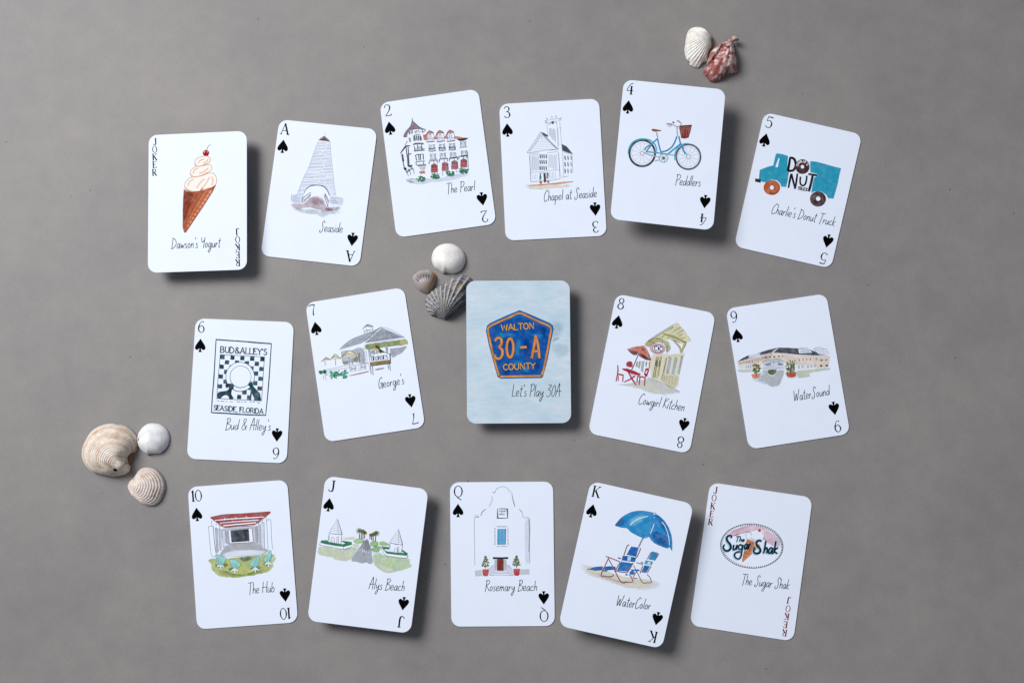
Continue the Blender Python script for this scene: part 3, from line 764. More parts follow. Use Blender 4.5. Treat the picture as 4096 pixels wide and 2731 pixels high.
# ================================================================== second row
# ---- six
begin((720, 1240, K0), "151 80 1100 117 1029 1478 65 1433", FLAT)
indices('6', (206, 163), (926, 1380), (196, 340), (936, 1204))
caption("Bud & Alley's", 437, 1152, 876, 1160, 100)
TE = '#123f50'; TD = '#0c2f3c'
g('sign_border')
z = nz()
S(TE, [14, 12, 12, 14, 13], "346 284 480 294 600 302 740 314 882 324", z=z, wash=.7); S(TE, [8, 10, 11, 10, 8], "882 322 870 500 858 680 842 860 826 1018", z=z, wash=.6)
S('#1c4a60', [12, 14, 14, 12], "826 1014 640 1008 460 996 304 988", z=z, wash=.8); S(TE, [9, 10, 12, 11, 9], "348 284 338 460 328 640 312 840 303 990", z=z, wash=.7)
g('sign_lettering')
text(BLK, "BUD & ALLEY'S".replace(' & ', '&'), 388, 408, 842, 432, 55, 9.5, TD, foot=.13); g('sign_lettering.b'); text(BLK, 'SEASIDE, FLORIDA', 322, 962, 806, 1000, 46, 8.5, TD, foot=.13)
S(TD, 5, "386 410 414 410", "462 408 480 408", "610 418 636 420", "700 422 735 426", a=.8)
g('checkerboard')
q = [(388, 428), (818, 452), (785, 872), (352, 850)]
def at4(u, v): return tuple((q[0][i] * (1 - u) + q[1][i] * u) * (1 - v) + (q[3][i] * (1 - u) + q[2][i] * u) * v for i in (0, 1))
z = nz()
for i in range(9):
    for j in range(9):
        if (i + j) % 2: continue
        if j >= 6 and (i < 4 or i > 6) and (i, j) != (0, 6) and not (i > 7 and j == 6): continue
        u, v = i / 9, j / 9; d = 1 / 9.6
        pts = [at4(u + random.uniform(0, .014), v + random.uniform(0, .014)), at4(u + d, v + random.uniform(0, .014)), at4(u + d, v + d), at4(u + random.uniform(0, .014), v + d)]
        F(random.choice([TE, TD, '#1a5266']), pts, wash=.7, z=z)
S(TD, 5, "386 430 500 434 640 440 820 452", "388 428 376 580 362 720 356 852", "816 452 805 600 796 740 786 874", "346 852 460 858 560 864 690 870 786 876", jit=1)
S(TD, 5, "358 873 380 876", "392 878 430 880", "440 880 455 881", "480 881 510 884", "545 882 580 886", "590 886 605 888", "620 887 640 886", "672 885 690 888", "700 886 720 888", "745 890 772 898")
g('moon')
F(WHITE, E(580, 643, 140, 143), wash=0); S(TE, [5, 6, 7, 6, 5, 5, 6, 5], CE(580, 643, 139, 142, n=7)); S('#1e5a86', [4, 6, 8, 6, 5, 4, 5, 4], CE(584, 643, 103, 106, n=7))
g('dog')
F('#0f3442', "360 812 380 788 430 780 462 770 472 742 452 752 438 735 444 712 472 708 510 712 520 728 516 762 502 768 496 812 518 850 492 860 476 855 466 832 445 820 418 826 392 850 366 852", sm=True, wash=.5)
g('cat')
F('#124350', "653 718 672 702 686 683 700 702 706 732 738 768 772 800 784 872 716 870 714 848 692 802 686 868 668 872 680 792 680 748", wash=.6)
finish('playing_card', 'six of spades card with a framed sign of a dog, a cat and a checkerboard')

# ---- seven
begin((1210, 1130, K0), "27 198 979 45 1185 1392 220 1540", FLAT)
indices('7', (97, 268), (1080, 1308), (130, 442), (1043, 1140))
caption("George's", 733, 1022, 985, 975, 95)
g('restaurant_roof')
F('#a3abb8', "358 640 450 560 540 518 690 463 757 428 640 540 575 580 480 608", a=.95, wash=1)
S('#596070', 4.5, "358 642 450 562 540 520 690 462 760 428", "360 646 470 612 575 580", "575 580 660 510 760 428", a=.8, jit=1)
S('#7d8492', 4, "420 612 500 575 560 545", "470 600 560 560 620 510", a=.5)
F('#98a0ad', "605 582 690 500 768 435 860 475 985 530 900 540 800 556 700 570", wash=1)
dashes('#464c58', 4.5, "690 470 850 470 985 530 605 580", 9, 16)
S('#6c7280', 4, "598 580 765 432 990 532", "615 596 820 566 985 545", a=.8, jit=1)
g('cupola')
F('#8f97a6', "574 450 600 420 630 403 680 422 675 432 620 425", wash=.7); S('#59606e', 4, "574 452 628 402 682 422", "592 452 596 498", "620 440 622 486", "678 425 680 462", "594 462 680 452", "596 480 676 448", a=.85)
g('restaurant_wall')
F('#7f8d4e', "606 600 700 585 820 566 940 556 1000 550 1020 590 960 604 820 622 700 642 645 648 612 640", wash=.9, fe=.05)
F('#b6bb7c', "930 560 1000 552 1018 590 950 602", a=.8, fe=.2)
F('#a6adb8', "835 640 920 622 1012 608 975 670 900 715 862 730", a=.9, fe=.2, wash=1); dashes('#6c727e', 4, "840 640 1005 615 960 680 860 720", 6, 9, .8)
F('#b3b9c4', "375 668 470 650 585 630 602 780 500 770 395 790", a=.7, fe=.05, wash=.8); dashes('#5e6470', 4, "480 645 590 632 598 770 560 775", 9, 6, .8)
S('#7a818e', 4, "372 660 380 720", "600 600 606 785", "585 630 590 770", "615 650 625 780", a=.8)
F('#8c7a46', "538 680 552 677 558 765 542 768", wash=.5); F('#8c7a46', "490 728 504 726 508 766 494 768", wash=.5); F('#8c7a46', "390 760 402 758 406 790 394 790", wash=.5); F('#8c7a46', "424 755 436 753 440 782 428 784", wash=.5)
S('#343a44', 6, CE(520, 740, 11, 24), "408 762 412 786", "418 760 420 784"); S('#343a44', 4, "510 740 532 738", "520 718 522 764")
F('#9ba1b4', "660 655 700 645 702 685 664 690", a=.8); F('#9ba1b4', "470 735 488 732 490 785 474 788", a=.8)
F('#a68f98', "440 898 540 872 640 850 640 862 560 882 470 900", a=.9, wash=.7); F('#a68f98', "695 838 740 824 788 820 780 834 720 846", a=.9, wash=.7, fe=.1)
g('deck_railing')
S('#828999', 4.5, "225 838 330 820 430 800 540 785 640 772", "235 850 380 832 460 815", "200 900 206 940", "222 905 230 940", "240 880 200 905", "265 860 225 900", "455 815 460 862", "640 772 645 840", "540 795 546 852", a=.75, jit=1.5)
for x, y in ((490, 832), (585, 815)):
    S('#9197a8', 6, [(x - 30, y - 18), (x + 30, y + 14)], [(x - 28, y + 18), (x + 30, y - 24)], a=.8); F('#a5abbb', E(x - 18, y, 10, 8)); F('#a5abbb', E(x + 20, y - 4, 10, 9)); S('#8b91a0', 4, [(x - 36, y - 20), (x + 36, y - 32)], [(x - 36, y + 28), (x + 36, y + 14)])
for i, (a, b, c, d) in enumerate((("178 764 225 720 272 745 222 752", "215 758 220 802", "178 764 205 740 225 720 250 732 272 745", "195 750 222 735 255 740"), ("266 745 316 690 366 734 320 740", "318 740 320 800", "266 745 290 715 316 690 340 708 366 734", "285 725 316 712 350 722"), ("362 734 450 655 522 692 530 712 450 716", "448 715 452 806", "362 734 400 695 450 656 490 672 528 700", "385 715 440 690 505 700"))):
    g('parasol' + ('.%d' % i if i else ''))
    F('#d6d2b8', a, wash=.9); S('#66674e', 5, c, d, a=.85, jit=2); S('#7d7a62', 4, a[:0] + c, a=.5, jit=4); S('#8d8a72', 6, b, a=.9)
for i, (x, y, rx, ry, c1, c2) in enumerate(((176, 862, 15, 14, '#2b8a68', '#165c42'), (212, 858, 14, 16, '#2b8a68', '#165c42'), (278, 886, 18, 38, '#86b8a4', '#5d9c84'), (328, 880, 32, 40, '#27906a', '#136048'), (398, 880, 36, 46, '#3a9c7c', '#1d6d54'))):
    g('bush' + ('.%d' % i if i else '')); dabs(c1, x, y, rx, ry, 26, 6, 12, .7); dabs(c2, x, y + 4, rx * .8, ry * .8, 12, 4, 9, .5, .9)
g('sign_board')
F('#e8edf6', "645 716 680 710 692 690 720 672 762 666 800 672 824 688 842 682 848 776 655 803", wash=.05)
F('#8a7436', "652 772 750 758 848 746 848 776 750 788 655 803", wash=.5)
S('#26262a', 5, "645 716 680 710 692 690 720 672", "800 672 826 688 842 682 848 776 655 803 645 716", "652 772 750 758 848 746", sm=False)
text(BLK, "GEORGE'S", 664, 756, 828, 734, 36, 6.5, '#16181c', foot=.12)
S('#50545e', 4.5, "655 803 660 882", "674 803 680 892", "824 788 828 832", "840 782 846 850", "640 660 642 712", "655 668 656 708", "805 640 808 676", "818 636 822 680"); S('#50545e', 4, CE(643, 658, 8, 8), CE(812, 633, 8, 8))
g('frog')
F('#b7a352', "696 620 715 640 735 660 730 690 716 668 700 650", wash=.5); F('#45482a', "695 612 712 605 730 608 745 635 772 655 805 678 770 676 745 682 735 650 715 632", wash=.5); S('#6b6a34', 6, "735 660 725 690", "748 670 752 690", "716 664 718 690")
finish('playing_card', 'seven of spades card with a shingled restaurant and sign picture')

# ---- box front
begin((1830, 1090, K0), "83 80 1082 77 1097 1450 92 1456", .0115)
caption("Let's Play 30A", 520, 1192, 992, 1196, 108)
g('illustration')
F('#7aa6b8', "860 480 960 450 1030 510 1010 620 930 670 870 600", a=.32, fe=.6, wash=.9)
F('#5d8698', "915 640 960 620 990 632 950 660 915 680", a=.35, fe=.5, wash=.9); F('#9fc4d4', "900 700 1060 680 1085 780 960 830", a=.3, fe=.5, wash=.9)
g('shield')
SH = "600 362 700 402 800 446 890 486 922 512 928 545 900 680 868 850 826 1000 812 1018 620 1020 420 1024 386 1006 340 840 300 690 274 560 284 512 312 488 400 446 500 402"
F('#0a62b0', SH, wash=.15)
F('#064c9c', "600 412 860 530 890 560 840 800 800 980 425 990 330 700 306 570 340 520", wash=.2)
for p in ("330 600 420 570 560 590 550 650 400 640", "690 600 780 580 860 600 800 640", "520 850 640 840 640 900 540 900", "560 640 620 640 590 820 550 800", "640 420 560 440 520 430", "600 950 660 900 700 960"):
    F('#1c8fd0', p, a=.6, fe=.6, wash=.6)
for p in ("420 640 500 600 560 680 500 760", "640 620 700 640 690 820 640 800", "760 500 860 540 840 640", "420 900 520 960 440 980", "700 860 800 850 780 960"):
    F('#053f8e', p, a=.6, fe=.6, wash=.1)
BR = "598 392 690 428 790 474 878 512 902 545 895 600 870 740 845 870 815 985 800 996 600 999 418 1002 398 988 350 820 318 680 294 560 310 522 400 476 500 432"
BRc = BR + " 598 392"
S('#161a26', 27, BRc, wash=0); S('#d08c4c', 19, BRc, wash=.8)
g('shield_lettering')
z = nz(); z2 = nz()
for s, a in (("WALTON", (424, 560, 748, 540, 58)), ("COUNTY", (442, 940, 756, 925, 56))):
    text(BLK, s, *a, 19, '#12151e', z=z); text(BLK, s, *a, 10.5, '#c99a5c', z=z2)
big = [("362 662 376 636 402 630 424 650 422 692 398 718", 1), ("398 718 430 744 432 792 412 824 384 830 362 812 360 790", 1)]
S('#12151e', 32, *[b for b, _ in big], CE(507, 727, 32, 90), "605 722 668 718", "714 832 742 690 752 616", "752 616 775 690 792 830", "728 760 780 757", z=z, wash=0)
S('#cf8648', 24, *[b for b, _ in big], CE(507, 727, 32, 90), "606 722 667 718", "715 828 742 690 754 606", "750 606 775 690 791 826", "728 760 780 757", z=z2, wash=.6)
finish('title_card', 'pale blue title card with a dark blue county route shield, raised at the centre', M_BLUE)

# ---- eight
begin((2355, 1170, 2.3647), "260 11 1203 197 952 1525 -8 1330", FLAT)
indices('8', (306, 107), (867, 1413), (273, 277), (900, 1248))
caption("Cowgirl Kitchen", 464, 1050, 902, 1122, 95)
g('ground')
F('#cdd0c6', "540 812 620 830 700 862 780 900 862 940 760 970 620 960 500 920 380 890 250 866 380 850", a=.9, fe=.3, wash=.8)
g('porch_roof')
F('#d4d1aa', "522 492 560 452 680 380 790 308 842 280 900 350 970 450 910 478 860 478 800 450 700 440 620 460 560 520", fe=.1, wash=.8)
F('#b6b384', "530 480 620 425 740 455 770 500 760 560 735 570 720 490 640 470 560 510", a=.9, fe=.06, wash=.8)
S('#9c996a', [22, 28, 26, 18], "705 392 780 412 850 440 920 475", wash=.8); S('#aaa778', [18, 22, 24], "800 450 862 520 872 572", wash=.8); S('#aaa778', [22, 24, 20], "908 475 890 530 880 572", wash=.8)
S('#3c3c30', 4.5, "560 455 650 395 720 350 802 302", "560 468 660 405 730 360 800 328", "752 352 800 322", "800 368 872 328", "835 392 900 350", "850 412 892 390", "875 436 916 422", "690 425 712 410", "735 440 765 425", "580 462 610 478", "640 440 690 430", jit=1.5)
S('#2f2f26', 6, "780 445 830 460 855 470", "880 462 920 472 905 520", "770 500 768 545", "740 500 742 555")
g('building_wall')
F('#e3dfc6', "595 590 740 580 900 575 895 605 820 905 700 855 590 810", a=.75, fe=.04, wash=.6)
F('#dad6b6', "735 605 850 585 902 575 895 605 740 612", a=.9, wash=.6)
for a in ("757 612 785 614 756 772 730 765", "812 610 842 612 808 778 782 772", "872 606 895 604 858 778 838 770", "500 648 530 645 512 755 492 740"): F('#a5aeb6', a, wash=.9)
for a in ("640 602 660 600 632 810 600 806", "672 600 692 600 650 812 638 810", "455 655 470 645 462 710 450 700", "478 650 494 645 484 722 472 712", "538 655 555 652 548 700 536 696", "568 655 585 650 578 720 566 715", "722 625 742 620 705 830 690 826"): F('#bdb88a', a, wash=.8)
S('#4c4b38', 5, "662 610 640 700 630 800", "690 605 672 700 660 790", "738 612 720 700 684 825", "640 612 622 720 605 800", "752 612 775 606", "868 606 900 602", "455 655 448 700", "480 650 472 710", "545 655 540 698", "575 655 572 715", a=.9, jit=1.5)
S('#36372e', 9, "652 640 645 700", "672 640 662 700", "640 640 634 690", a=.75)
S('#55543e', 4.5, "712 845 720 790 740 792 732 838", "755 865 768 800 795 802 785 868", "815 875 822 820 835 812", a=.9)
F('#dbd7b8', "700 780 850 790 825 900 700 850", a=.5, fe=.1, wash=.7)
S('#3f4146', 5, "556 802 620 828 700 860 780 895 862 940"); S('#8a8c88', 4, "540 812 700 875 850 945", a=.6)
g('hanging_sign')
F('#8d93a8', E(650, 530, 73, 51, 4), wash=.4); F('#eff2f9', E(650, 530, 64, 43, 4), wash=0); S('#b43a4a', 13, CE(651, 531, 53, 34, 4), wash=.6)
S('#3a3c44', 4, "620 446 614 484", "697 450 694 490"); text(BLK, "CK", 616, 546, 692, 552, 40, 9, '#121217')
g('parasol')
F('#c4786a', "358 535 420 515 520 500 548 530 572 580 592 640 530 605 470 562 430 570", wash=.6)
F('#63383a', "366 540 420 552 472 562 452 590 425 592 395 572", wash=.7); F('#8c4e4a', "425 560 472 562 455 590 425 592", a=.8, wash=.6); F('#5c3436', "478 572 530 590 592 642 545 638 500 615 475 600", wash=.7); F('#a85c52', "470 585 500 590 495 610 475 600", a=.8)
S('#33272a', 6, "445 512 472 520", "500 520 520 545", "522 540 540 572", "500 545 530 535", "560 580 586 636")
S('#3b3d47', [8, 9, 10, 8], "476 566 440 655 420 700 402 736")
RD = '#a51d2c'
g('table')
F(RD, "314 716 365 718 430 740 492 768 482 785 420 770 360 748 325 732", wash=.4); S(RD, [14, 16, 16, 12], "372 745 400 800 425 840 446 874"); S(RD, [14, 14, 12], "440 785 390 820 335 845"); S('#5a0e18', 5, "370 752 430 772 470 782", "400 770 420 790", a=.8)
g('chair')
S(RD, [9, 13, 12, 12], "273 684 276 730 270 780 258 838"); S(RD, 16, "276 772 300 775 328 780"); S(RD, [12, 12, 9], "326 780 322 815 322 845"); S(RD, 9, "280 790 278 835")
g('chair.back'); F(RD, "355 690 358 662 380 650 405 654 414 670 410 702 372 704", sm=True, wash=.5); S('#e4b8bc', 4, "362 695 390 706")
g('chair.right'); F(RD, "522 770 535 722 550 712 568 716 572 732 550 795 535 795", wash=.4); F('#e6dfdd', "534 760 545 735 556 738 545 770", wash=.2); S(RD, 14, "460 792 495 795 538 805"); S(RD, 11, "460 795 455 850", "484 800 475 872", "532 800 526 880")
finish('playing_card', 'eight of spades card with a red table set and yellow building picture')

# ---- nine
begin((2900, 1160, K0), "8 180 977 33 1209 1385 231 1537", FLAT)
indices('9', (87, 258), (1086, 1314), (118, 438), (1053, 1140))
caption("WaterSound", 664, 1070, 1014, 1010, 95)
g('ground')
F('#b3babf', "380 765 470 780 575 762 568 820 555 870 520 920 480 935 430 925 360 890 310 868 340 820", a=.95, fe=.15, wash=1)
F('#d4dadd', "230 850 320 860 420 920 340 900", a=.6, fe=.5, wash=.8)
F('#c9d1c2', "120 768 200 764 262 766 255 790 190 794 130 790", a=.9, fe=.15, wash=.6); F('#c4cdb9', "695 778 850 762 1005 748 1000 770 820 800 820 830 760 846 700 850", a=.95, fe=.08, wash=.7)
g('hall_wall')
F('#e1d3c8', "122 696 230 664 330 640 462 602 580 615 700 626 870 636 1016 640 1000 742 860 752 705 766 688 720 580 712 560 690 520 676 430 676 365 706 340 740 260 760 140 758", wash=.9)
F('#dcc2b2', "130 700 330 645 462 606 440 660 300 690 140 720", a=.6, fe=.2, wash=.9)
F('#e6e4e4', "135 728 250 715 250 755 140 758", a=.8, fe=.1, wash=.5); F('#e3e5ea', "700 725 870 715 880 745 705 762", a=.9)
z = nz()
for a in ((365, 652, 5, 7), (395, 650, 16, 7), (433, 646, 14, 6), (475, 644, 14, 7), (518, 640, 15, 6), (556, 638, 5, 6), (930, 676, 14, 7), (978, 673, 12, 6), (928, 730, 12, 12), (982, 728, 12, 10), (150, 706, 6, 5)): F('#545052', E(*a, -4), z=z, wash=.4)
S('#4c4a50', 8, *[[(x, y - 10), (x + 1, y + 10)] for x, y in ((673, 682), (718, 674), (752, 672), (787, 670), (825, 668), (880, 664))])
S('#5d5f6a', 5, *[[(x, y - 12), (x + 2, y + 12)] for x, y in ((706, 742), (716, 740), (742, 738), (752, 737), (795, 735), (806, 734), (828, 733), (836, 732), (860, 730), (870, 729), (205, 738), (225, 736), (245, 734), (180, 695), (205, 694), (232, 692), (262, 690), (320, 694))])
g('hall_roof')
F('#464850', "116 694 170 655 212 634 260 625 340 600 420 575 510 554 600 556 700 562 780 556 835 580 880 596 912 622 1018 632 860 630 700 622 580 610 462 602 330 632", wash=.8)
F('#5d5f69', "500 565 690 570 700 600 560 605 480 596", a=.5, fe=.3, wash=.9)
S('#e4e8f0', [5, 9, 8], "514 554 485 580 455 602", wash=0); S('#dfe3ea', 4, "118 696 330 640 462 606 700 628 1015 638", a=.8)
F('#d6dae0', "232 640 250 615 342 608 330 632 225 656", wash=.4); F('#d2d6dd', "705 568 800 554 842 602 716 612", wash=.4); S('#8b9099', 4, "730 572 790 562 815 595", "735 585 800 578", "725 598 810 590", "240 640 330 618", a=.8)
S('#767b86', 4, "862 560 900 612 1010 605", "870 552 930 555 960 575", "880 575 990 570", "870 560 920 610", "905 590 1000 590", "850 566 868 575", a=.85, jit=2); F('#dfe3ea', "872 560 930 560 1000 610 920 615", a=.55, wash=.2)
g('arch')
F('#ccd4da', "352 760 362 715 430 680 510 674 560 702 582 758 520 762 420 764", wash=.7); S('#5b9aa2', 9, "360 697 400 680 450 670 510 668 566 690"); S('#67717d', 5, "370 720 430 688 510 682 562 708", "385 724 440 700 505 696 550 716", "440 690 442 715", "470 684 472 712", "520 684 520 712", a=.8)
F('#6b7480', "385 714 440 708 442 720 400 730"); F('#6b7480', "505 710 560 712 562 722 520 726"); S('#8a929c', 4, "355 770 400 740 480 735", "410 760 560 748", a=.6)
S('#83898f', 5, "340 800 380 772 410 752", a=.5)
g('hedge'); F('#56682f', "412 792 420 768 500 764 490 800 460 818 425 812", wash=.8); dabs('#303f1c', 455, 790, 34, 18, 16, 3, 6); S('#e9edf3', 6, "412 800 430 822 470 822 495 800", wash=0)
for i, (x, y, rx, ry) in enumerate(((300, 752, 40, 52), (630, 740, 46, 62))):
    g('potted_tree' + ('.b' if i else ''))
    F('#c4774f' if i else '#d08a62', [(x - 50, y + 60), (x + 52 - i * 0, y + 48), (x + 54 - i, y + 84), (x + 10, y + 104), (x - 26, y + 100)] if i else [(252, 812), (345, 800), (330, 840), (300, 856), (268, 850)], wash=.6)
    if i: F('#b84a2c', "590 790 684 788 682 836 640 842 600 826", wash=.6)
    S('#54402e', 7, [(x, y + 10), (x + 3, y + 80)]); dabs('#6e7d34', x, y, rx, ry, 46, 5, 10, .6); dabs('#3c4a1c', x, y + 8, rx * .85, ry * .85, 30, 4, 8, .4)
    S('#e6eaf2', 5, [(x - 52, y + 70), (x - 30, y + 100), (x + 10, y + 108), (x + 50, y + 96)], wash=0)
finish('playing_card', 'nine of spades card with a long low hall and arch picture')

# ================================================================== third row
# ---- ten
begin((720, 1890, K0), "74 139 1034 67 1139 1441 165 1510", FLAT)
indices('10', (160, 222), (1015, 1357), (163, 401), (1014, 1178))
caption("The Hub", 655, 1168, 914, 1148, 100)
g('lawn')
F('#b0bc6a', "268 850 285 830 340 824 480 820 600 806 720 794 850 785 910 782 932 828 905 870 905 905 855 955 780 975 700 992 600 1006 500 1012 420 1005 365 990 320 950 295 920 300 885", fe=.06, wash=1)
F('#54642a', "560 815 700 800 690 840 620 862 585 840", a=.8, fe=.4, wash=.8)
for x, y in ((370, 895), (500, 930), (710, 925), (835, 880), (430, 890), (750, 915)): F('#6a7a34', E(x, y, 38, 22), a=.6, fe=.5, wash=.8)
F('#8f9f40', "330 930 480 980 640 985 820 930 840 955 640 1000 440 1000", a=.6, fe=.4, wash=1)
g('pavilion')
F('#c3c8d4', "400 540 720 512 745 690 700 672 460 690", a=.9, fe=.04, wash=.6)
F('#a9aeb5', "460 690 590 680 715 670 790 705 852 748 800 790 600 806 412 816 385 775", fe=.05, wash=.9); F('#dfe3ea', "420 770 620 740 830 750 800 788 600 804 412 814", a=.85, fe=.2, wash=.4)
for i, x in enumerate((340, 372, 405, 438)):
    F(('#b4b9c6', '#c3c8d4', '#d0d4de', '#aeb3c2')[i], [(x, 534 + i * 8), (x + 24, 532 + i * 8), (x + 34, 762 - i * 26), (x + 12, 768 - i * 26)], a=.9, wash=.8); S('#4f5460', 3.5, [(x, 534 + i * 8), (x + 6, 650), (x + 12, 766 - i * 26)], a=.8)
for i, x in enumerate((722, 752, 785)):
    F(('#a9aebc', '#bcc1ce', '#cfd3dc')[i], [(x, 515 - i * 18), (x + 26, 512 - i * 18), (x + 32, 680 + i * 26), (x + 8, 674 + i * 22)], a=.9, wash=.8); S('#4f5460', 3.5, [(x + 26, 512 - i * 18), (x + 30, 600), (x + 32, 680 + i * 26)], a=.8)
S('#5a5f6b', 4, "275 518 320 514", "275 518 285 640 305 800 340 800", "835 460 874 458 882 600 892 736", "835 460 842 600 850 748", "305 460 308 515", "348 480 350 510", "380 505 384 540", "832 425 834 458", "795 450 796 480", "758 478 760 500", a=.85, jit=1)
S('#3d424d', 6, "320 514 330 640 345 766", a=.9); S('#3d424d', 3.5, "335 532 358 530", "405 556 430 552", "730 518 748 516", "780 482 808 478", "370 545 390 542", "375 748 395 742", "412 720 440 712", "345 770 368 766")
g('screen')
F('#e6eaf2', "466 550 695 532 708 668 477 682", wash=.1); S('#3d4048', 4.5, "466 550 580 542 695 532 708 668 590 676 477 682 466 550", sm=False)
F('#34383f', "487 557 662 542 669 655 580 662 499 668", wash=.7); S('#16181c', 5, "487 557 662 542 669 655 499 668 487 557", sm=False)
g('pergola_roof')
F('#a34642', "292 430 420 403 600 392 870 373 876 382 800 440 722 500 560 514 430 526 360 480", wash=.6); F('#bb6a62', "380 480 760 460 720 498 430 522", a=.6, fe=.1)
S('#eef1f8', 12, "338 460 480 446 640 436 805 426", "385 488 560 470 758 456", "418 510 560 496 735 480", wash=.1); S('#3c2c2e', 4.5, "292 430 420 403 600 392 870 373", "345 464 500 454 660 444 800 432", "390 490 560 476 752 462", "295 434 360 482 428 526 560 514 720 502 876 382", a=.85, jit=1)
S('#eef1f8', 9, "428 436 432 446", "536 428 538 440", "640 420 642 432", "505 466 507 474", "612 458 614 466", "705 452 708 460", "540 492 542 500", "690 480 692 488", wash=0)
def shell_chair(body, ribs, feet, first):
    g('lounge_chair' + ('' if first else '.%d' % feet[0]))
    x, y = feet; S('#eef1f7', 9, [(x, y - 30), (x - 32, y + 4)], [(x, y - 30), (x + 32, y + 2)], [(x, y - 30), (x + 2, y + 22)], [(x - 30, y - 6), (x + 28, y - 10)], wash=0)
    F('#a3d6d2', body, wash=.7); S('#2e9296', 5, body + " " + " ".join(body.split()[:2]), a=.9); S('#4aa8a6', 4.5, *ribs, a=.85)
shell_chair("346 784 375 792 405 805 440 826 432 855 418 880 392 888 372 880 352 845", ["362 800 385 880", "380 805 392 882", "400 815 400 882", "420 825 408 880", "355 820 378 878"], (390, 905), True)
shell_chair("480 838 510 836 545 842 568 862 586 884 570 908 545 920 515 912 492 885", ["500 845 540 915", "525 848 545 912", "550 858 548 912", "570 880 552 912", "490 865 530 912"], (526, 946), False)
shell_chair("670 888 690 850 715 822 752 798 764 820 766 850 750 898 718 908 690 902", ["740 815 725 900", "720 830 715 900", "700 855 708 900", "756 840 735 898", "685 880 702 900"], (726, 940), False)
shell_chair("806 846 815 815 840 785 872 747 880 775 882 805 866 850 842 858 818 856", ["862 770 845 852", "845 790 838 852", "828 815 832 850", "874 800 855 848"], (852, 884), False)
finish('playing_card', 'ten of spades card with an open pavilion, lawn and turquoise chairs picture')

# ---- jack
begin((1220, 1890, K0), "198 29 1192 159 1018 1549 22 1425", .012)
indices('J', (258, 127), (928, 1438), (230, 308), (950, 1261))
caption("Alys Beach", 614, 1118, 960, 1140, 100)
g('lawn')
F('#c6d1b8', "118 742 150 704 260 722 370 738 450 722 512 738 480 790 440 840 380 858 300 838 240 812 130 792", fe=.14, wash=.9)
F('#b6cea2', "650 785 740 782 800 798 900 815 1012 832 1018 870 1040 905 960 938 880 955 800 966 740 950 690 915 655 865", fe=.14, wash=.9); F('#dcdfd0', "660 860 760 890 860 935 960 945 800 968 710 930", a=.8, fe=.4, wash=.6)
F('#d9dcc8', "365 628 480 615 470 645 380 645", a=.8, fe=.3); F('#cddcc4', "460 690 520 680 520 720 460 712", a=.9, fe=.2); F('#88b67c', "640 726 720 706 716 762 650 760", wash=.6, fe=.05); F('#93bd84', "716 668 760 660 806 684 806 700 730 702", wash=.7, fe=.05)
S('#7d8791', 4, "460 720 505 725", "455 728 510 738", "645 770 735 776", a=.8)
g('road')
F('#a1a7b3', "582 645 608 642 626 690 640 755 650 876 600 868 545 872 490 858 445 846 480 780 520 725", fe=.04, wash=.8); F('#8a909c', "585 650 605 648 630 740 560 740", a=.5, fe=.2)
S('#eef1f7', 7, "536 735 530 752", "560 740 556 760", "592 750 590 770", "616 756 618 774", "575 738 570 758", wash=0); S('#3f444d', 3.5, "530 730 540 754", "556 736 572 752", "588 748 604 766", "612 752 626 770", "605 660 640 750", "585 655 530 730", a=.7); S('#b8493c', 8, "588 668 585 695", "572 775 566 790")
z = nz()
for i, (x, y, b) in enumerate(((524, 560, 645), (542, 566, 638), (558, 572, 636), (574, 578, 632))): S('#4d3a34', [8, 11], [(x, y), (x + 1, b)], z=z)
for x, y, b in ((630, 600, 640), (645, 598, 648), (660, 592, 655), (682, 585, 662)): S('#5d443c', [7, 11], [(x, y), (x - 3, b)], z=z)
for i, (x, y, r) in enumerate(((525, 560, 34), (556, 568, 26), (578, 580, 20), (640, 602, 22), (660, 594, 20), (688, 584, 32))):
    g('palm' + ('.%d' % i if i else ''))
    S('#66703c', 7, *[[(x, y), (x + r * .6 * math.cos(t), y + r * .55 * math.sin(t) - 6), (x + r * math.cos(t), y + r * .75 * math.sin(t) + 4)] for t in [j * .7 + .2 for j in range(9)]], jit=2); S('#3b421f', 5, *[[(x, y), (x + r * .8 * math.cos(t), y + r * .6 * math.sin(t))] for t in [j * 1.1 for j in range(6)]], jit=3, a=.9)
g('planting_island'); F('#a6c892', E(520, 656, 50, 21, -4), wash=.6); S('#447a52', 4, CE(520, 656, 50, 21, -4), a=.8)
g('planting_island.b'); F('#98c084', E(668, 684, 37, 25), wash=.6); S('#3b6d46', 5, CE(668, 684, 37, 25), a=.8)
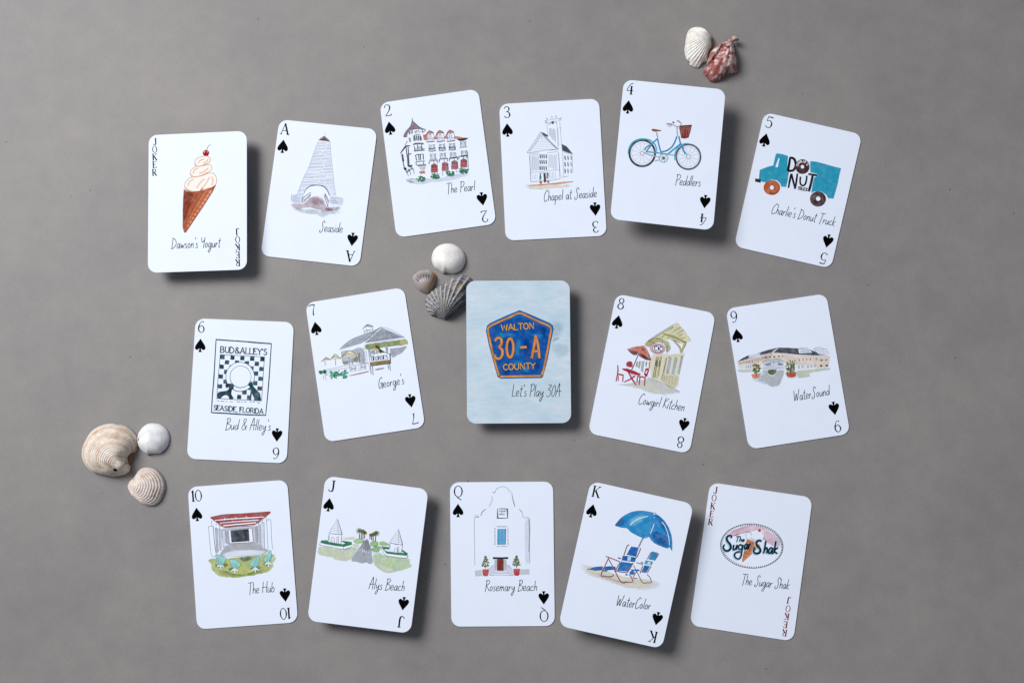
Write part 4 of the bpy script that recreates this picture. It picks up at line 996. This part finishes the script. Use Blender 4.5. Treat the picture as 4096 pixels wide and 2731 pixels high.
def pavilion(tip, l, r, base, door, first):
    g('white_pavilion' + ('' if first else '.b'))
    F('#e9eef7', [tip, l, base[0], base[1], r], wash=.1)
    S('#6a7280', 4.5, [tip, l, ((l[0] + r[0]) / 2, max(l[1], r[1]) + 2), r, tip], [l, base[0]], [r, base[1]], sm=False, a=.85, jit=1)
    z = nz()
    for i in range(1, 9):
        t = i / 9; S('#7f8794', 3.2, [(tip[0] + (l[0] - tip[0]) * t + 3, tip[1] + (l[1] - tip[1]) * t), (tip[0] + (r[0] - tip[0]) * t - 3, tip[1] + (r[1] - tip[1]) * t + 3)], z=z, a=.8)
    S('#6a7280', 4, [(tip[0] + 4, tip[1] + 12), ((l[0] * .3 + r[0] * .7), (l[1] + r[1]) / 2)], a=.8)
    S('#59606c', 6, [(l[0] + 6, l[1] + 8), (r[0] - 2, r[1] + 6)], a=.8)
    x, y = door; F('#d5dae4', [(x - 16, y + 34), (x - 15, y - 6), (x, y - 22), (x + 16, y - 4), (x + 18, y + 36)], wash=.3); S('#757c89', 4, [(x - 16, y + 34), (x - 15, y - 6), (x, y - 22), (x + 16, y - 4), (x + 18, y + 36)])
    S('#4d535e', 5, [(base[1][0] - 22, r[1] + 20), (base[1][0] - 24, base[1][1] - 6)], [(base[1][0] - 36, r[1] + 24), (base[1][0] - 38, base[1][1] - 8)], [(base[0][0] + 10, l[1] + 20), (base[0][0] + 8, base[0][1] - 8)], a=.7)
pavilion((313, 440), (234, 576), (356, 590), [(224, 660), (345, 690)], (268, 640), True)
pavilion((901, 540), (818, 668), (940, 690), [(812, 740), (928, 772)], (878, 744), False)
g('hedge'); F('#26744a', "150 662 160 652 214 648 226 664 290 676 362 688 392 680 352 660 356 654 450 666 450 692 376 712 300 704 200 686 150 674", wash=.5); F('#eaeff7', "145 678 200 690 300 708 376 716 450 696 448 714 372 738 145 696", wash=.05); S('#2d323b', 4, "145 678 148 696 260 718 372 738 450 716", "372 712 374 736", a=.9, jit=1)
g('hedge.b'); F('#26744a', "734 708 810 716 806 738 772 732 758 745", wash=.5); F('#26744a', "755 738 790 756 880 768 985 772 982 798 890 790 785 776", wash=.5); F('#26744a', "936 738 992 776 985 790 930 752", wash=.5); F('#eaeff7', "728 715 760 745 790 780 900 796 985 802 980 822 870 812 778 798 722 745", wash=.05); S('#2d323b', 4, "724 722 750 755 780 796 870 812 980 822 990 790", "730 712 740 740", a=.9, jit=1)
finish('playing_card', 'jack of spades card with twin white pavilions beside a road, raised off the table')

# ---- queen
begin((1770, 1890, K0), "72 92 1067 85 1084 1476 86 1483", FLAT)
indices('Q', (152, 180), (980, 1380), (150, 363), (977, 1205))
caption("Rosemary Beach", 408, 1140, 912, 1137, 95)
g('hall_facade')
F('#d2d8e2', "795 470 840 440 845 700 840 870 800 860", a=.9, fe=.35, wash=.5)
PG = '#979eab'
S(PG, 6, "312 888 308 660 311 430 355 424", "370 415 376 385 402 356 424 350", "448 328 474 275 478 225", "480 191 508 189 516 165 548 141 590 133 626 150 645 180 666 183", "735 350 764 372 776 420 792 435 838 438 843 560 838 700 842 880", a=.75, wash=.6, jit=1.5)
S('#8a909d', [6, 10, 12, 8], "668 190 676 240 688 290 700 330", a=.7, wash=.6); S('#7d8390', 8, "833 445 838 600 832 760", a=.55, wash=.8); S('#666c79', 7, "318 430 354 424", "376 388 410 352", "484 190 508 188", "740 350 765 376", "380 400 372 412", a=.8, wash=.8)
F('#c3cad5', "310 942 390 933 392 992 318 998", wash=.7); F('#c3cad5', "738 930 836 928 840 980 742 984", wash=.7); F('#ccd2dc', "448 935 500 880 500 960 455 985", a=.8, fe=.1); F('#ccd2dc', "618 880 685 935 680 985 630 970", a=.8, fe=.1)
S('#9aa1ad', 6, "452 988 560 984 690 988", "500 955 560 952 632 954", "490 968 640 966", a=.75); S('#8d94a1', 4, "440 930 490 892", "630 890 660 925", a=.7)
g('town_hall_sign')
F('#e9edf5', "530 347 625 347 627 438 530 438", wash=.1); S('#5b5f6a', 11, "531 348 578 346 625 348 627 438 580 437 532 438 531 348", sm=False, wash=1, jit=1)
text(BLK, "TOWN", 547, 380, 612, 378, 16, 4.5, '#202228'); text(BLK, "HALL", 549, 407, 606, 404, 15, 4.5, '#202228')
g('window')
z = nz()
for i in range(10):
    for x, y, dx, dy in ((528 + i * 10, 518, 1, 10), (528 + i * 10, 708, 1, 8)): S('#767b87', 6, [(x, y - dy / 2), (x + dx, y + dy / 2)], z=z, sm=False, a=.85, jit=2)
for i in range(13):
    y = 535 + i * 13; S('#767b87', 6, [(499, y), (512, y + 1)], [(626, y), (637, y + 1)], z=z, sm=False, a=.85, jit=2)
F('#2b8fc6', "532 542 610 542 608 690 533 690", wash=.6); S('#8fcbe6', 4, *[[(546 + i * 14, 542), (547 + i * 14, 690)] for i in range(5)], *[[(532, 560 + i * 19), (610, 559 + i * 19)] for i in range(7)], a=.85, jit=1.5); S('#14506e', 4, "532 542 610 542 608 690 533 690 532 542", sm=False, a=.7)
g('doorway')
F('#b3b9c4', "502 836 527 834 527 940 500 940", wash=.6); F('#b3b9c4', "590 834 616 836 618 940 590 940", wash=.6); F('#7a302f', "528 830 588 830 586 942 529 942", wash=.5); S('#3e1516', 4, "528 832 529 942 586 942 588 832", sm=False, a=.7)
F('#1a2030', "485 812 560 814 634 811 634 831 560 830 487 831", wash=.2)
for nm, x, y in (('potted_tree', 415, 860), ('potted_tree.b', 713, 855)):
    g(nm); F('#b43a3c', [(x - 28, y + 70), (x + 33, y + 68), (x + 27, y + 126), (x + 18, y + 136), (x - 14, y + 136), (x - 24, y + 124)], wash=.5)
    for yy, rr in ((-42, 10), (-20, 22), (5, 33), (30, 36)): dabs('#76845a', x, y + yy, rr, 15, 14, 5, 10, .6); dabs('#54623a', x, y + yy, rr * .9, 13, 7, 4, 8, .4, .9)
    S('#54623a', 5, [(x - 2, y + 40), (x, y + 62)])
finish('playing_card', 'queen of spades card with a white gabled town hall and two potted trees picture')

# ---- king
begin((2235, 1920, 2.2333), "286 6 1207 212 921 1504 -3 1297", .0145)
indices('K', (337, 102), (841, 1396), (296, 272), (880, 1234))
caption("WaterColor", 510, 1116, 816, 1156, 90)
g('sand')
F('#d9d6c8', "190 745 300 768 420 800 560 850 760 880 900 900 905 960 780 984 640 970 500 930 360 880 220 825", a=.95, fe=.35, wash=.8); F('#b9b8b0', "280 810 420 850 560 900 700 920 600 930 420 880", a=.5, fe=.5, wash=.8)
g('beach_umbrella')
S('#566472', 14, "756 510 735 550 714 596"); S('#a8b4c0', 4, "750 520 716 590", a=.8)
F('#2287c8', "502 403 525 372 555 338 590 310 640 288 710 274 780 277 850 290 900 318 945 360 985 425 1008 490 1016 560 1014 632 1002 618 992 598 975 606 935 598 890 575 850 560 830 535 808 502 760 514 700 490 650 462 615 432 600 424 560 418", wash=.5)
F('#6cc0e2', "600 385 650 330 720 305 790 305 770 350 700 400 640 420", a=.85, fe=.45, wash=.8); F('#2f9fd6', "720 400 830 340 840 450 800 495 740 480", a=.8, fe=.35, wash=.6)
F('#1762aa', "850 440 920 470 990 520 1000 590 930 590 870 560 830 520", a=.85, fe=.3, wash=.6); F('#1a6fb4', "860 300 930 350 985 430 1008 500 960 480 900 390", a=.7, fe=.35, wash=.6); F('#1a62a6', "505 402 560 340 600 360 560 412", a=.7, fe=.3)
S('#145a96', 5, "502 403 555 338 640 288 710 274 780 277 860 294", "505 405 560 420 612 428 650 464 760 516 806 504 832 538 890 577 975 608", a=.7)
S('#dcecf6', 7, "636 402 680 362 735 335 798 320", "852 390 838 430 818 474", "922 370 950 410 970 460 984 520 988 576", wash=.1)
F('#2f86b8', E(852, 298, 20, 11, 5), wash=.4); F('#e3edf6', E(854, 299, 12, 5, 5), wash=0); S('#e3edf6', 5, "852 325 850 335", wash=0)
CB, BRN = '#1a62ac', '#84403e'
g('footrest'); F(CB, "262 794 320 772 388 766 392 800 345 806", wash=.5); F(CB, "402 772 450 766 505 770 512 795 460 802 410 800", wash=.5); F(CB, "390 800 438 802 425 815 400 812"); S(BRN, 7, "262 802 262 790 300 798 338 806", "392 768 400 806")
def deckchair(fab, tagp, s, frame, thin, first):
    g('deck_chair' + ('' if first else '.b'))
    S('#e6e9f0', 7, *thin, wash=0)
    for i, f in enumerate(fab): F((CB, '#1a5ca4', '#1f70b4')[i] if first else ('#2a86bc', '#3a9cc4', '#1c62a8')[i], f, wash=.5)
    F('#b5d8e0', tagp, wash=.4); S('#e9f2f4', 5, [P(tagp)[0], P(tagp)[1]], wash=0)
    S(BRN, s, *frame, wash=.5)
deckchair(["646 590 716 600 690 682 605 664", "572 670 632 678 692 690 680 730 620 722 560 714", "556 724 656 740 622 814 520 806"], "616 686 646 688 640 718 612 714", 10,
          ["630 580 612 585 582 668", "732 605 715 650 692 692", "420 678 480 700 548 728", "446 692 410 770 378 850 430 858 476 858 490 838", "447 704 500 805 556 906 610 908 660 904 650 868 628 840", "548 732 525 770 508 806", "664 736 640 780 612 822", "505 808 560 818 612 824"], ["575 668 690 690", "560 716 680 734", "520 808 620 818"], True)
F('#7a3434', "522 686 552 690 556 704 535 700")
deckchair(["834 633 890 648 856 716 800 704", "776 712 842 726 830 758 762 746", "766 757 816 765 782 826 735 820"], "795 730 820 733 816 752 790 748", 8,
          ["826 640 806 675 790 704", "895 654 876 685 858 715", "668 760 710 840 748 912 790 913 826 910 815 870 788 838", "702 796 685 830 666 868 700 872", "826 768 808 795 792 826", "694 734 720 742 752 750", "752 760 735 800 728 830"], ["798 704 856 718", "764 748 832 762"], False)
F('#7a3434', "730 728 750 730 752 742 738 740"); F(CB, "640 795 720 795 722 810 650 808", wash=.4); F(CB, E(655, 826, 24, 18), wash=.5); F(CB, E(605, 842, 12, 7))
finish('playing_card', 'king of spades card with a blue beach umbrella and deck chairs picture, raised')

# ---- second joker
begin((2755, 1915, K0), "208 31 1196 178 1009 1565 10 1410", FLAT)
jokers([(258, 107), (245, 182), (233, 260), (222, 335), (212, 412)], [(967, 1170), (958, 1250), (945, 1325), (933, 1403), (923, 1482)], '#6c1420')
caption("The Sugar Shak", 503, 1014, 970, 1062, 95)
g('oval_sign')
F('#e6ebf6', E(608, 645, 300, 211, 3), wash=.05); F('#e3c4d4', "345 560 400 500 500 455 610 440 720 460 830 520 880 580 895 660 800 640 720 560 600 500 480 520 400 545", fe=.22, wash=.9); F('#d9b8cc', "400 510 520 455 610 445 540 480 440 530", a=.7, fe=.3, wash=.8); F('#ddc6d8', "740 580 860 570 890 650 800 640", a=.8, fe=.4, wash=.8)
S('#101218', 6, CE(608, 645, 302, 213, 3, n=40), wash=0)
S('#101218', 8, *[[(608 + 300 * math.cos(t), 645 + 212 * math.sin(t) + 14 * math.cos(t)), (608 + 284 * math.cos(t), 645 + 198 * math.sin(t) + 14 * math.cos(t))] for t in [i * 2 * math.pi / 84 for i in range(84)]], wash=0)
g('ice_cream_cone')
F('#cd8454', "562 576 600 588 640 606 692 640 640 690 600 728 560 765 520 801 513 790 530 700 548 620", wash=.4)
S('#8f4128', 4.5, *[[(556 - i * 6, 600 + i * 36), (690 - i * 34, 645 + i * 26)] for i in range(6)], *[[(570 + i * 26, 582 + i * 12), (518 + i * 24, 780 - i * 26)] for i in range(5)], a=.85)
F('#e3e7e4', "550 562 548 535 560 516 600 506 640 488 690 486 722 512 732 550 712 585 680 598 640 604 605 596 570 580", sm=True, wash=.2); S('#a9b6bd', 7, "560 575 548 540 565 512 600 520 605 545", "610 500 640 490 670 488", "705 510 728 545 712 585", "575 580 640 604 690 598", a=.8, wash=.7); F('#cdd5d2', "590 560 640 580 700 575 650 598 600 590", a=.7, fe=.3)
F('#b91e30', E(683, 495, 14, 14), wash=.3)
g('sign_lettering')
NV = '#10283e'; LB = '#9ccadb'
z0 = nz(); z1 = nz()
def brush(col, z, dx, dy, kw):
    sS1 = [(x + dx, y + dy) for x, y in P("412 568 408 548 390 545 368 560 372 595 398 628 405 660 385 688 352 688 332 662 345 628")]
    sS2 = [(x + dx, y + dy) for x, y in P("702 602 690 592 668 595 652 612 660 645 685 668 690 695 672 714 640 714 624 690 640 655")]
    S(col, [14 * kw, 18 * kw, 19 * kw, 20 * kw, 21 * kw, 21 * kw, 20 * kw, 20 * kw, 19 * kw, 17 * kw, 12 * kw], sS1, sS2, z=z, wash=.2)
    text(HAND, "u", 420, 682, 470, 682, 120, 15 * kw, col, z=z, dx=dx, dy=dy)
    S(col, 15 * kw, [(x + dx, y + dy) for x, y in P("518 640 495 632 478 655 490 678 512 668 522 636")], [(x + dx, y + dy) for x, y in P("524 632 512 690 505 740 485 768 455 760 440 730 460 705 500 700")], z=z, wash=.2)
    text(HAND, "ar", 532, 676, 600, 672, 115, 15 * kw, col, z=z, dx=dx, dy=dy)
    text(HAND, "hak", 716, 716, 862, 716, 128, 15 * kw, col, z=z, dx=dx, dy=dy)
brush(LB, z0, -10, 8, 1.0); brush(NV, z1, 0, 0, 1.08)
text(HAND, "The", 448, 602, 538, 604, 50, 8, LB, dx=-5, dy=6); text(HAND, "The", 448, 600, 538, 602, 50, 8.5, NV)
finish('joker_card', 'joker card with red index letters and an oval ice cream sign picture')
# ================================================================== seashells
def outline(crop, pts):
    ox, oy, k = crop
    return [world_at(ox + x / k, oy + y / k, 0) for x, y in P(pts)]
def resample(pts, n):
    p = catmull([(v.x, v.y) for v in pts], True, 8); p.append(p[0])
    d = [0]
    for a, b in zip(p, p[1:]): d.append(d[-1] + math.hypot(b[0] - a[0], b[1] - a[1]))
    out = []; j = 0
    for i in range(n):
        t = d[-1] * i / n
        while d[j + 1] < t: j += 1
        f = (t - d[j]) / max(1e-9, d[j + 1] - d[j])
        out.append((p[j][0] + (p[j + 1][0] - p[j][0]) * f, p[j][1] + (p[j + 1][1] - p[j][1]) * f))
    return out
def mixc(a, b, t):
    t = max(0, min(1, t)); return tuple(a[i] * (1 - t) + b[i] * t for i in range(3))
def fbm(x, y, z=0, sc=1.0):
    return .5 + .5 * noise.fractal(Vector((x * sc, y * sc, z)), 1.0, 2.0, 4)
def shell(name, label, crop, pts, umbo, H, color, relief, mat, peak=.5, zu=.62, hole=None, ns=260, nr=90, lift=0.0, beak=.0, jag=.0, thick=.0003):
    """A single valve: rays run from the beak (umbo) to every point of the rim; relief(s, r, ang) gives ribs in metres."""
    ol = resample(outline(crop, pts), ns); u = outline(crop, "%f %f" % umbo)[0]
    if jag: ol = [(x + jag * noise.noise(Vector((x * 900, y * 900, 1))), y + jag * noise.noise(Vector((x * 900, y * 900, 7)))) for x, y in ol]
    L = [math.hypot(x - u.x, y - u.y) for x, y in ol]; LM = max(L)
    c = Vector((sum(p[0] for p in ol) / ns, sum(p[1] for p in ol) / ns, 0))
    root = bpy.data.objects.new(name, None); COL.objects.link(root); root.location = c; root.empty_display_size = .01
    tag(root, label, 'seashell', 'seashells scattered in small clusters')
    V = []; K = []; F_ = []
    NA = 720; tab = [0.0] * NA
    for i in range(ns):
        x0, y0 = ol[i]; x1, y1 = ol[(i + 1) % ns]
        for q in range(12):
            x, y = x0 + (x1 - x0) * q / 12 - c.x, y0 + (y1 - y0) * q / 12 - c.y
            tab[int((math.atan2(y, x) % (2 * math.pi)) / (2 * math.pi) * NA) % NA] = math.hypot(x, y)
    for i in range(NA):
        if not tab[i]: tab[i] = tab[i - 1]
    tab = [sum(tab[(i + q) % NA] for q in range(-3, 4)) / 7 for i in range(NA)]
    wid = [sum(tab[(i + q) % NA] for q in range(-70, 71, 5)) / 29 for i in range(NA)]
    amain = math.atan2(c.y - u.y, c.x - u.x)
    for j in range(nr + 1):
        r = (j / nr) ** .85
        for i in range(ns):
            x, y = ol[i]; lf = 1 + (min(1, .35 + .8 * L[i] / LM) - 1) * min(1, r * 1.6)
            ang = math.atan2(y - u.y, x - u.x) - amain
            ang = (ang + math.pi) % (2 * math.pi) - math.pi
            px, py = u.x + (x - u.x) * r, u.y + (y - u.y) * r
            qx, qy = px - c.x, py - c.y
            ti = int((math.atan2(qy, qx) % (2 * math.pi)) / (2 * math.pi) * NA) % NA; dd = math.hypot(qx, qy); w = min(1, dd / tab[ti]) ** 3
            rho = dd / (wid[ti] * (1 - w) + tab[ti] * w)
            tow = (qx * (u.x - c.x) + qy * (u.y - c.y)) / max(1e-9, (u.x - c.x) ** 2 + (u.y - c.y) ** 2)
            z = H * max(0, 1 - min(1, rho) ** 2.3) ** zu * (1 + .22 * tow) + beak * H * math.exp(-((px - u.x) ** 2 + (py - u.y) ** 2) / (.10 * LM) ** 2) * max(0, 1 - r ** 3) + .0004
            dz = relief(ang, r, L[i] / LM, i / ns) * min(1, r * L[i] / LM / .22) ** 1.5
            z = max(.0002, z + dz * (1 - .5 * r ** 8)) + lift
            V.append((px - c.x, py - c.y, z)); K.append((*color(ang, r, px, py, L[i] / LM), 1))
    for j in range(nr):
        for i in range(ns):
            a, b = j * ns + i, j * ns + (i + 1) % ns
            F_.append((a, b, b + ns, a + ns))
    if hole:
        hc = outline(crop, "%f %f" % hole[0])[0] - c; rx, ry = [v / crop[2] * .16e-3 for v in hole[1]]
        V2 = V
        F_ = [f for f in F_ if ((sum(V2[i][0] for i in f) / 4 - hc.x) / rx) ** 2 + ((sum(V2[i][1] for i in f) / 4 - hc.y) / ry) ** 2 > 1]
    o = link_mesh('valve', V, F_, mat, root, K, smooth=True)
    bm = bmesh.new(); bm.from_mesh(o.data); bmesh.ops.remove_doubles(bm, verts=bm.verts, dist=1e-7); bmesh.ops.recalc_face_normals(bm, faces=bm.faces)
    if sum(f.normal.z for f in bm.faces) < 0: bmesh.ops.reverse_faces(bm, faces=bm.faces)
    bm.to_mesh(o.data); bm.free()
    for p in o.data.polygons: p.use_smooth = True
    so = o.modifiers.new("thickness", 'SOLIDIFY'); so.thickness = thick; so.offset = -1
    return root, c
def lump(name, root, c, crop, pts, z0, z1, col, mat, taper=.8):
    ol = [(v.x - c.x, v.y - c.y) for v in outline(crop, pts)]; n = len(ol)
    ol = catmull(ol, True, 4); n = len(ol)
    cx = sum(p[0] for p in ol) / n; cy = sum(p[1] for p in ol) / n; V = []; Fs = []
    st = [(1, z0), (1, z0 * .4 + z1 * .6), (taper, z1 * .92 + z0 * .08), (taper * .5, z1)]
    for s, z in st: V += [(cx + (x - cx) * s, cy + (y - cy) * s, z) for x, y in ol]
    for j in range(len(st) - 1): Fs += [(j * n + i, j * n + (i + 1) % n, (j + 1) * n + (i + 1) % n, (j + 1) * n + i) for i in range(n)]
    Fs += [tuple(range((len(st) - 1) * n, len(st) * n)), tuple(reversed(range(n)))]
    o = link_mesh(name, V, Fs, mat, root, [(*mixc(col, tuple(q * .6 for q in col), fbm(v[0], v[1], 3, 400)), 1) for v in V], smooth=True)
    bm = bmesh.new(); bm.from_mesh(o.data); bmesh.ops.recalc_face_normals(bm, faces=bm.faces); bm.to_mesh(o.data); bm.free()
    return o
M_CHALK = mat_shell("chalky_shell", .6, .3, 500)
M_GLOSS = mat_shell("smooth_shell", .32, .06, 200)
M_WORN = mat_shell("worn_ribbed_shell", .5, .4, 700)
Ca, Cb, Cc = (2680, 80, 5.6), (1620, 950, 4.3567), (310, 1660, 3.92)
TAU = 2 * math.pi

# ribbed white ark shell
def rel(ang, r, l, s): return .00030 * math.sin(ang * 58 + 6 * r) * min(1, r * 1.4)
def colr(ang, r, x, y, l):
    n = fbm(x, y, 1, 260); gr = .5 - .5 * math.sin(ang * 58 + 6 * r)
    c = mixc((.84, .83, .80), (.74, .70, .60), (n - .45) * 2.2)
    return mixc(c, (.60, .55, .45), gr * .35 * (n + .2))
shell('seashell', 'white ribbed ark shell behind the pink shell fragment', Ca,
      "570 172 690 185 770 225 850 300 905 360 930 410 915 520 925 620 890 690 850 760 825 930 760 950 700 1000 650 1070 580 1085 500 1060 435 1010 435 960 380 920 350 870 325 780 315 680 335 560 345 450 370 340 410 250 470 200",
      (895, 420), .0085, colr, rel, M_CHALK, peak=.45, zu=.62)
# pink broken shell
def rel(ang, r, l, s):
    return .00035 * math.sin(ang * 26 + .6 * math.sin(ang * 7)) * min(1, r * 1.5) + .0009 * (fbm(ang * 3, r * 3, 5) - .5)
def colr(ang, r, x, y, l):
    n = fbm(x + .3, y, 2, 420); m = fbm(ang * 4.2, r * 5.0, 8)
    dark = (.34, .095, .085); mid = (.52, .27, .25); pale = (.72, .60, .60)
    t = (n * 1.3 + m * .45 - .66) * 2.6 + (.35 - r) * .8 + (.25 if ang > 0 else -.1) * 1.1
    c = mixc(mixc(dark, mid, t * 1.4), pale, t - .25)
    return mixc(c, (.42, .2, .17), max(0, math.sin(ang * 26) * .25))
pk, pc = shell('seashell', 'broken pink and white shell fragment leaning on the white ark shell', Ca,
      "1270 460 1340 445 1375 468 1385 570 1420 680 1450 800 1480 950 1490 1060 1475 1205 1390 1215 1280 1250 1180 1295 1140 1320 1060 1380 950 1415 880 1370 840 1310 750 1210 780 1130 860 1040 960 930 1040 820 1090 720 1150 600 1200 510",
      (1330, 520), .0125, colr, rel, M_WORN, peak=.45, zu=.62, jag=.0007, hole=((1258, 733), (24, 26)))
ol = "1180 530 1090 575 1000 615 900 720 840 830 818 960 830 1060 880 1030 960 940 1050 830 1110 730 1190 610"
def whorl():
    pts = resample(outline(Ca, ol), 120); cx = sum(p[0] for p in pts) / 120; cy = sum(p[1] for p in pts) / 120
    V = []; K = []; Fs = []
    for j in range(24):
        r = 1 - j / 24; 
        for x, y in pts:
            X, Y = cx + (x - cx) * r, cy + (y - cy) * r
            V.append((X - pc.x, Y - pc.y, .0003 + .0078 * (1 - r ** 2.4) ** .8 + .00015 * math.sin((X * .6 + Y) * 2600)))
            n = fbm(X, Y, 4, 240); K.append((*mixc((.33, .13, .10), (.72, .62, .56), (n - .42) * 4 + (cy - Y) * 60), 1))
    for j in range(23): Fs += [(j * 120 + i, j * 120 + (i + 1) % 120, (j + 1) * 120 + (i + 1) % 120, (j + 1) * 120 + i) for i in range(120)]
    Fs.append(tuple(range(23 * 120, 24 * 120)))
    o = link_mesh('inner_whorl', V, Fs, M_WORN, pk, K, smooth=True)
whorl()
lump('spike', pk, pc, Ca, "1350 462 1408 430 1450 468 1512 514 1440 522 1372 545", .004, .0085, (.66, .42, .33), M_WORN)
# smooth white clam
def rel(ang, r, l, s): return .000015 * math.sin(r * 45)
def colr(ang, r, x, y, l):
    return mixc((.80, .79, .77), (.78, .74, .67), (fbm(x, y, 6, 90) - .4) * 1.6 + (.5 - r) * .5)
shell('seashell', 'smooth plain white clam shell, highest of the three shells beside the title card', Cb,
      "735 103 830 110 930 160 1010 230 1050 310 1060 400 1040 480 990 560 920 610 850 630 780 625 710 615 690 622 665 636 600 590 520 530 480 460 462 390 470 310 500 230 560 160 640 118",
      (690, 560), .0080, colr, rel, M_GLOSS, peak=.4, zu=.62)
# small brown and grey cockle
def rel(ang, r, l, s): return .00008 * math.sin(ang * 34) * min(1, max(0, r - .1) * 2)
def colr(ang, r, x, y, l):
    n = fbm(ang * 2, r * 3, 9); c = mixc((.36, .25, .17), (.36, .32, .30), r * 2.2)
    band = math.exp(-((r - .66) / .13) ** 2) * (1 if -.5 < ang < .55 else .35)
    c = mixc(c, (.115, .105, .13), band * .85 * (.6 + .6 * (.5 - .5 * math.sin(ang * 34))))
    if r > .82: c = mixc(c, (.50, .46, .37), (r - .82) * 5 * (.5 + .5 * math.sin(ang * 17)))
    c = mixc(c, (.58, .56, .52), max(0, math.sin(ang * 34)) * .3 * max(0, ang) * 1.2)
    if ang < -.55: c = mixc(c, (.34, .17, .05), (n - .2) * 1.2)
    return c
shell('seashell', 'smallest shell, brown and grey striped cockle by the grey ribbed shell', Cb,
      "340 562 430 570 500 610 540 660 550 720 520 800 490 880 450 950 400 972 330 968 260 940 200 880 150 790 133 720 160 650 220 600 280 572",
      (400, 935), .0070, colr, rel, M_GLOSS, peak=.5, zu=.62)
# big grey cockle, partly under the title card
def rel(ang, r, l, s):
    w = math.sin(ang * 19); return .0010 * (1 - abs(w) ** .8 * 1.6) * min(1, r * 1.3) * (.6 + .4 * r) + .00012 * math.sin(r * 120)
def colr(ang, r, x, y, l):
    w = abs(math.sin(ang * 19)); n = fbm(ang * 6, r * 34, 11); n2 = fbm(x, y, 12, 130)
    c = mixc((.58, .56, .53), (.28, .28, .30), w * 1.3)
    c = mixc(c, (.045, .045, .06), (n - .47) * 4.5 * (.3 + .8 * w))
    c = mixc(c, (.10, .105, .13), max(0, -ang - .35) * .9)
    return mixc(c, (.40, .27, .12), max(0, n2 - .64) * 3)
shell('seashell', 'grey cockle shell with bold dark ribs tucked against the title card', Cb,
      "980 652 1050 660 1120 690 1185 750 1150 800 1120 850 1080 1000 1060 1120 1030 1180 930 1270 830 1350 740 1420 690 1435 630 1410 540 1370 470 1365 400 1300 370 1230 345 1130 360 1090 400 1000 470 930 570 870 680 810 780 760 810 710 890 690 940 660",
      (690, 1405), .0125, colr, rel, M_WORN, peak=.5, zu=.62)
# big ridged clam
def rel(ang, r, l, s):
    q = (r ** .9 * 23) % 1; return .00034 * (1 - q ** 1.5 * 1.8) * min(1, .35 + l)
def colr(ang, r, x, y, l):
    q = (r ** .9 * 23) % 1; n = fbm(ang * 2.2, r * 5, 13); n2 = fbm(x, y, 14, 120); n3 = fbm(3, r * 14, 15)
    c = mixc((.80, .74, .66), (.68, .50, .35), (n3 - .40) * 2.8)
    c = mixc(c, (.52, .27, .12), (n - .55) * 3.2 * (.4 + .6 * q)); c = mixc(c, (.55, .40, .42), (fbm(ang * 3, r * 2, 17) - .52) * 2.5 * q)
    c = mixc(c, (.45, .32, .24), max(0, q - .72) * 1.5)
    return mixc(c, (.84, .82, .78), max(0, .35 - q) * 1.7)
bg_, bc = shell('seashell', 'largest shell, cream and tan ridged clam with a drilled hole', Cc,
      "575 128 640 145 720 148 800 185 870 240 920 310 943 380 940 470 910 560 870 600 825 640 812 700 825 770 838 800 820 870 760 920 680 945 560 960 450 945 340 920 250 890 160 820 100 730 75 640 75 560 95 470 130 400 200 280 300 195 400 150 490 132",
      (775, 815), .0150, colr, rel, M_CHALK, peak=.5, zu=.62, beak=.25, hole=((668, 862), (33, 26)), ns=320, nr=150)
lump('hinge_ligament', bg_, bc, Cc, "880 595 892 600 870 680 840 760 825 782 806 745 806 690 822 640", .0004, .0035, (.34, .155, .05), M_WORN)
# round white shell
def rel(ang, r, l, s): return .000015 * math.sin(r * 40)
def colr(ang, r, x, y, l):
    return mixc((.78, .78, .80), (.69, .70, .73), (fbm(x, y, 16, 110) - .45) * 1.8)
shell('seashell', 'small round white shell with a dark hole, touching the largest clam', Cc,
      "1130 126 1230 124 1310 145 1390 200 1435 270 1450 350 1440 430 1400 510 1340 570 1300 600 1200 605 1130 610 1110 625 1050 590 990 530 950 460 942 380 955 300 990 230 1050 165",
      (1125, 560), .0070, colr, rel, M_GLOSS, peak=.4, zu=.62, hole=((977, 384), (13, 27)))
# small pink-striped venus shell
def rel(ang, r, l, s):
    q = (r * 14) % 1; return .00036 * (1 - abs(q - .3) * 2.2) * min(1, .3 + l)
def colr(ang, r, x, y, l):
    q = (r * 14) % 1; n = fbm(ang * 3, r * 6, 18)
    c = mixc((.72, .62, .55), (.60, .47, .44), (n - .4) * 2.5)
    c = mixc(c, (.46, .37, .42), max(0, q - .5) * 1.6 * (.5 + .5 * math.sin(ang * 60)) * r * 1.3)
    c = mixc(c, (.84, .80, .73), max(0, .35 - abs(q - .25)) * 2.2)
    return mixc(c, (.50, .33, .20), max(0, fbm(x, y, 19, 170) - .60) * 3.5)
shell('seashell', 'pinkish striped venus shell below the round white shell', Cc,
      "1080 815 1190 825 1280 880 1345 960 1380 1050 1385 1150 1350 1250 1310 1340 1250 1395 1190 1418 1100 1415 1020 1385 960 1340 900 1290 850 1240 800 1150 793 1090 830 1030 890 985 930 920 990 845",
      (815, 1095), .0080, colr, rel, M_CHALK, peak=.55, zu=.62)
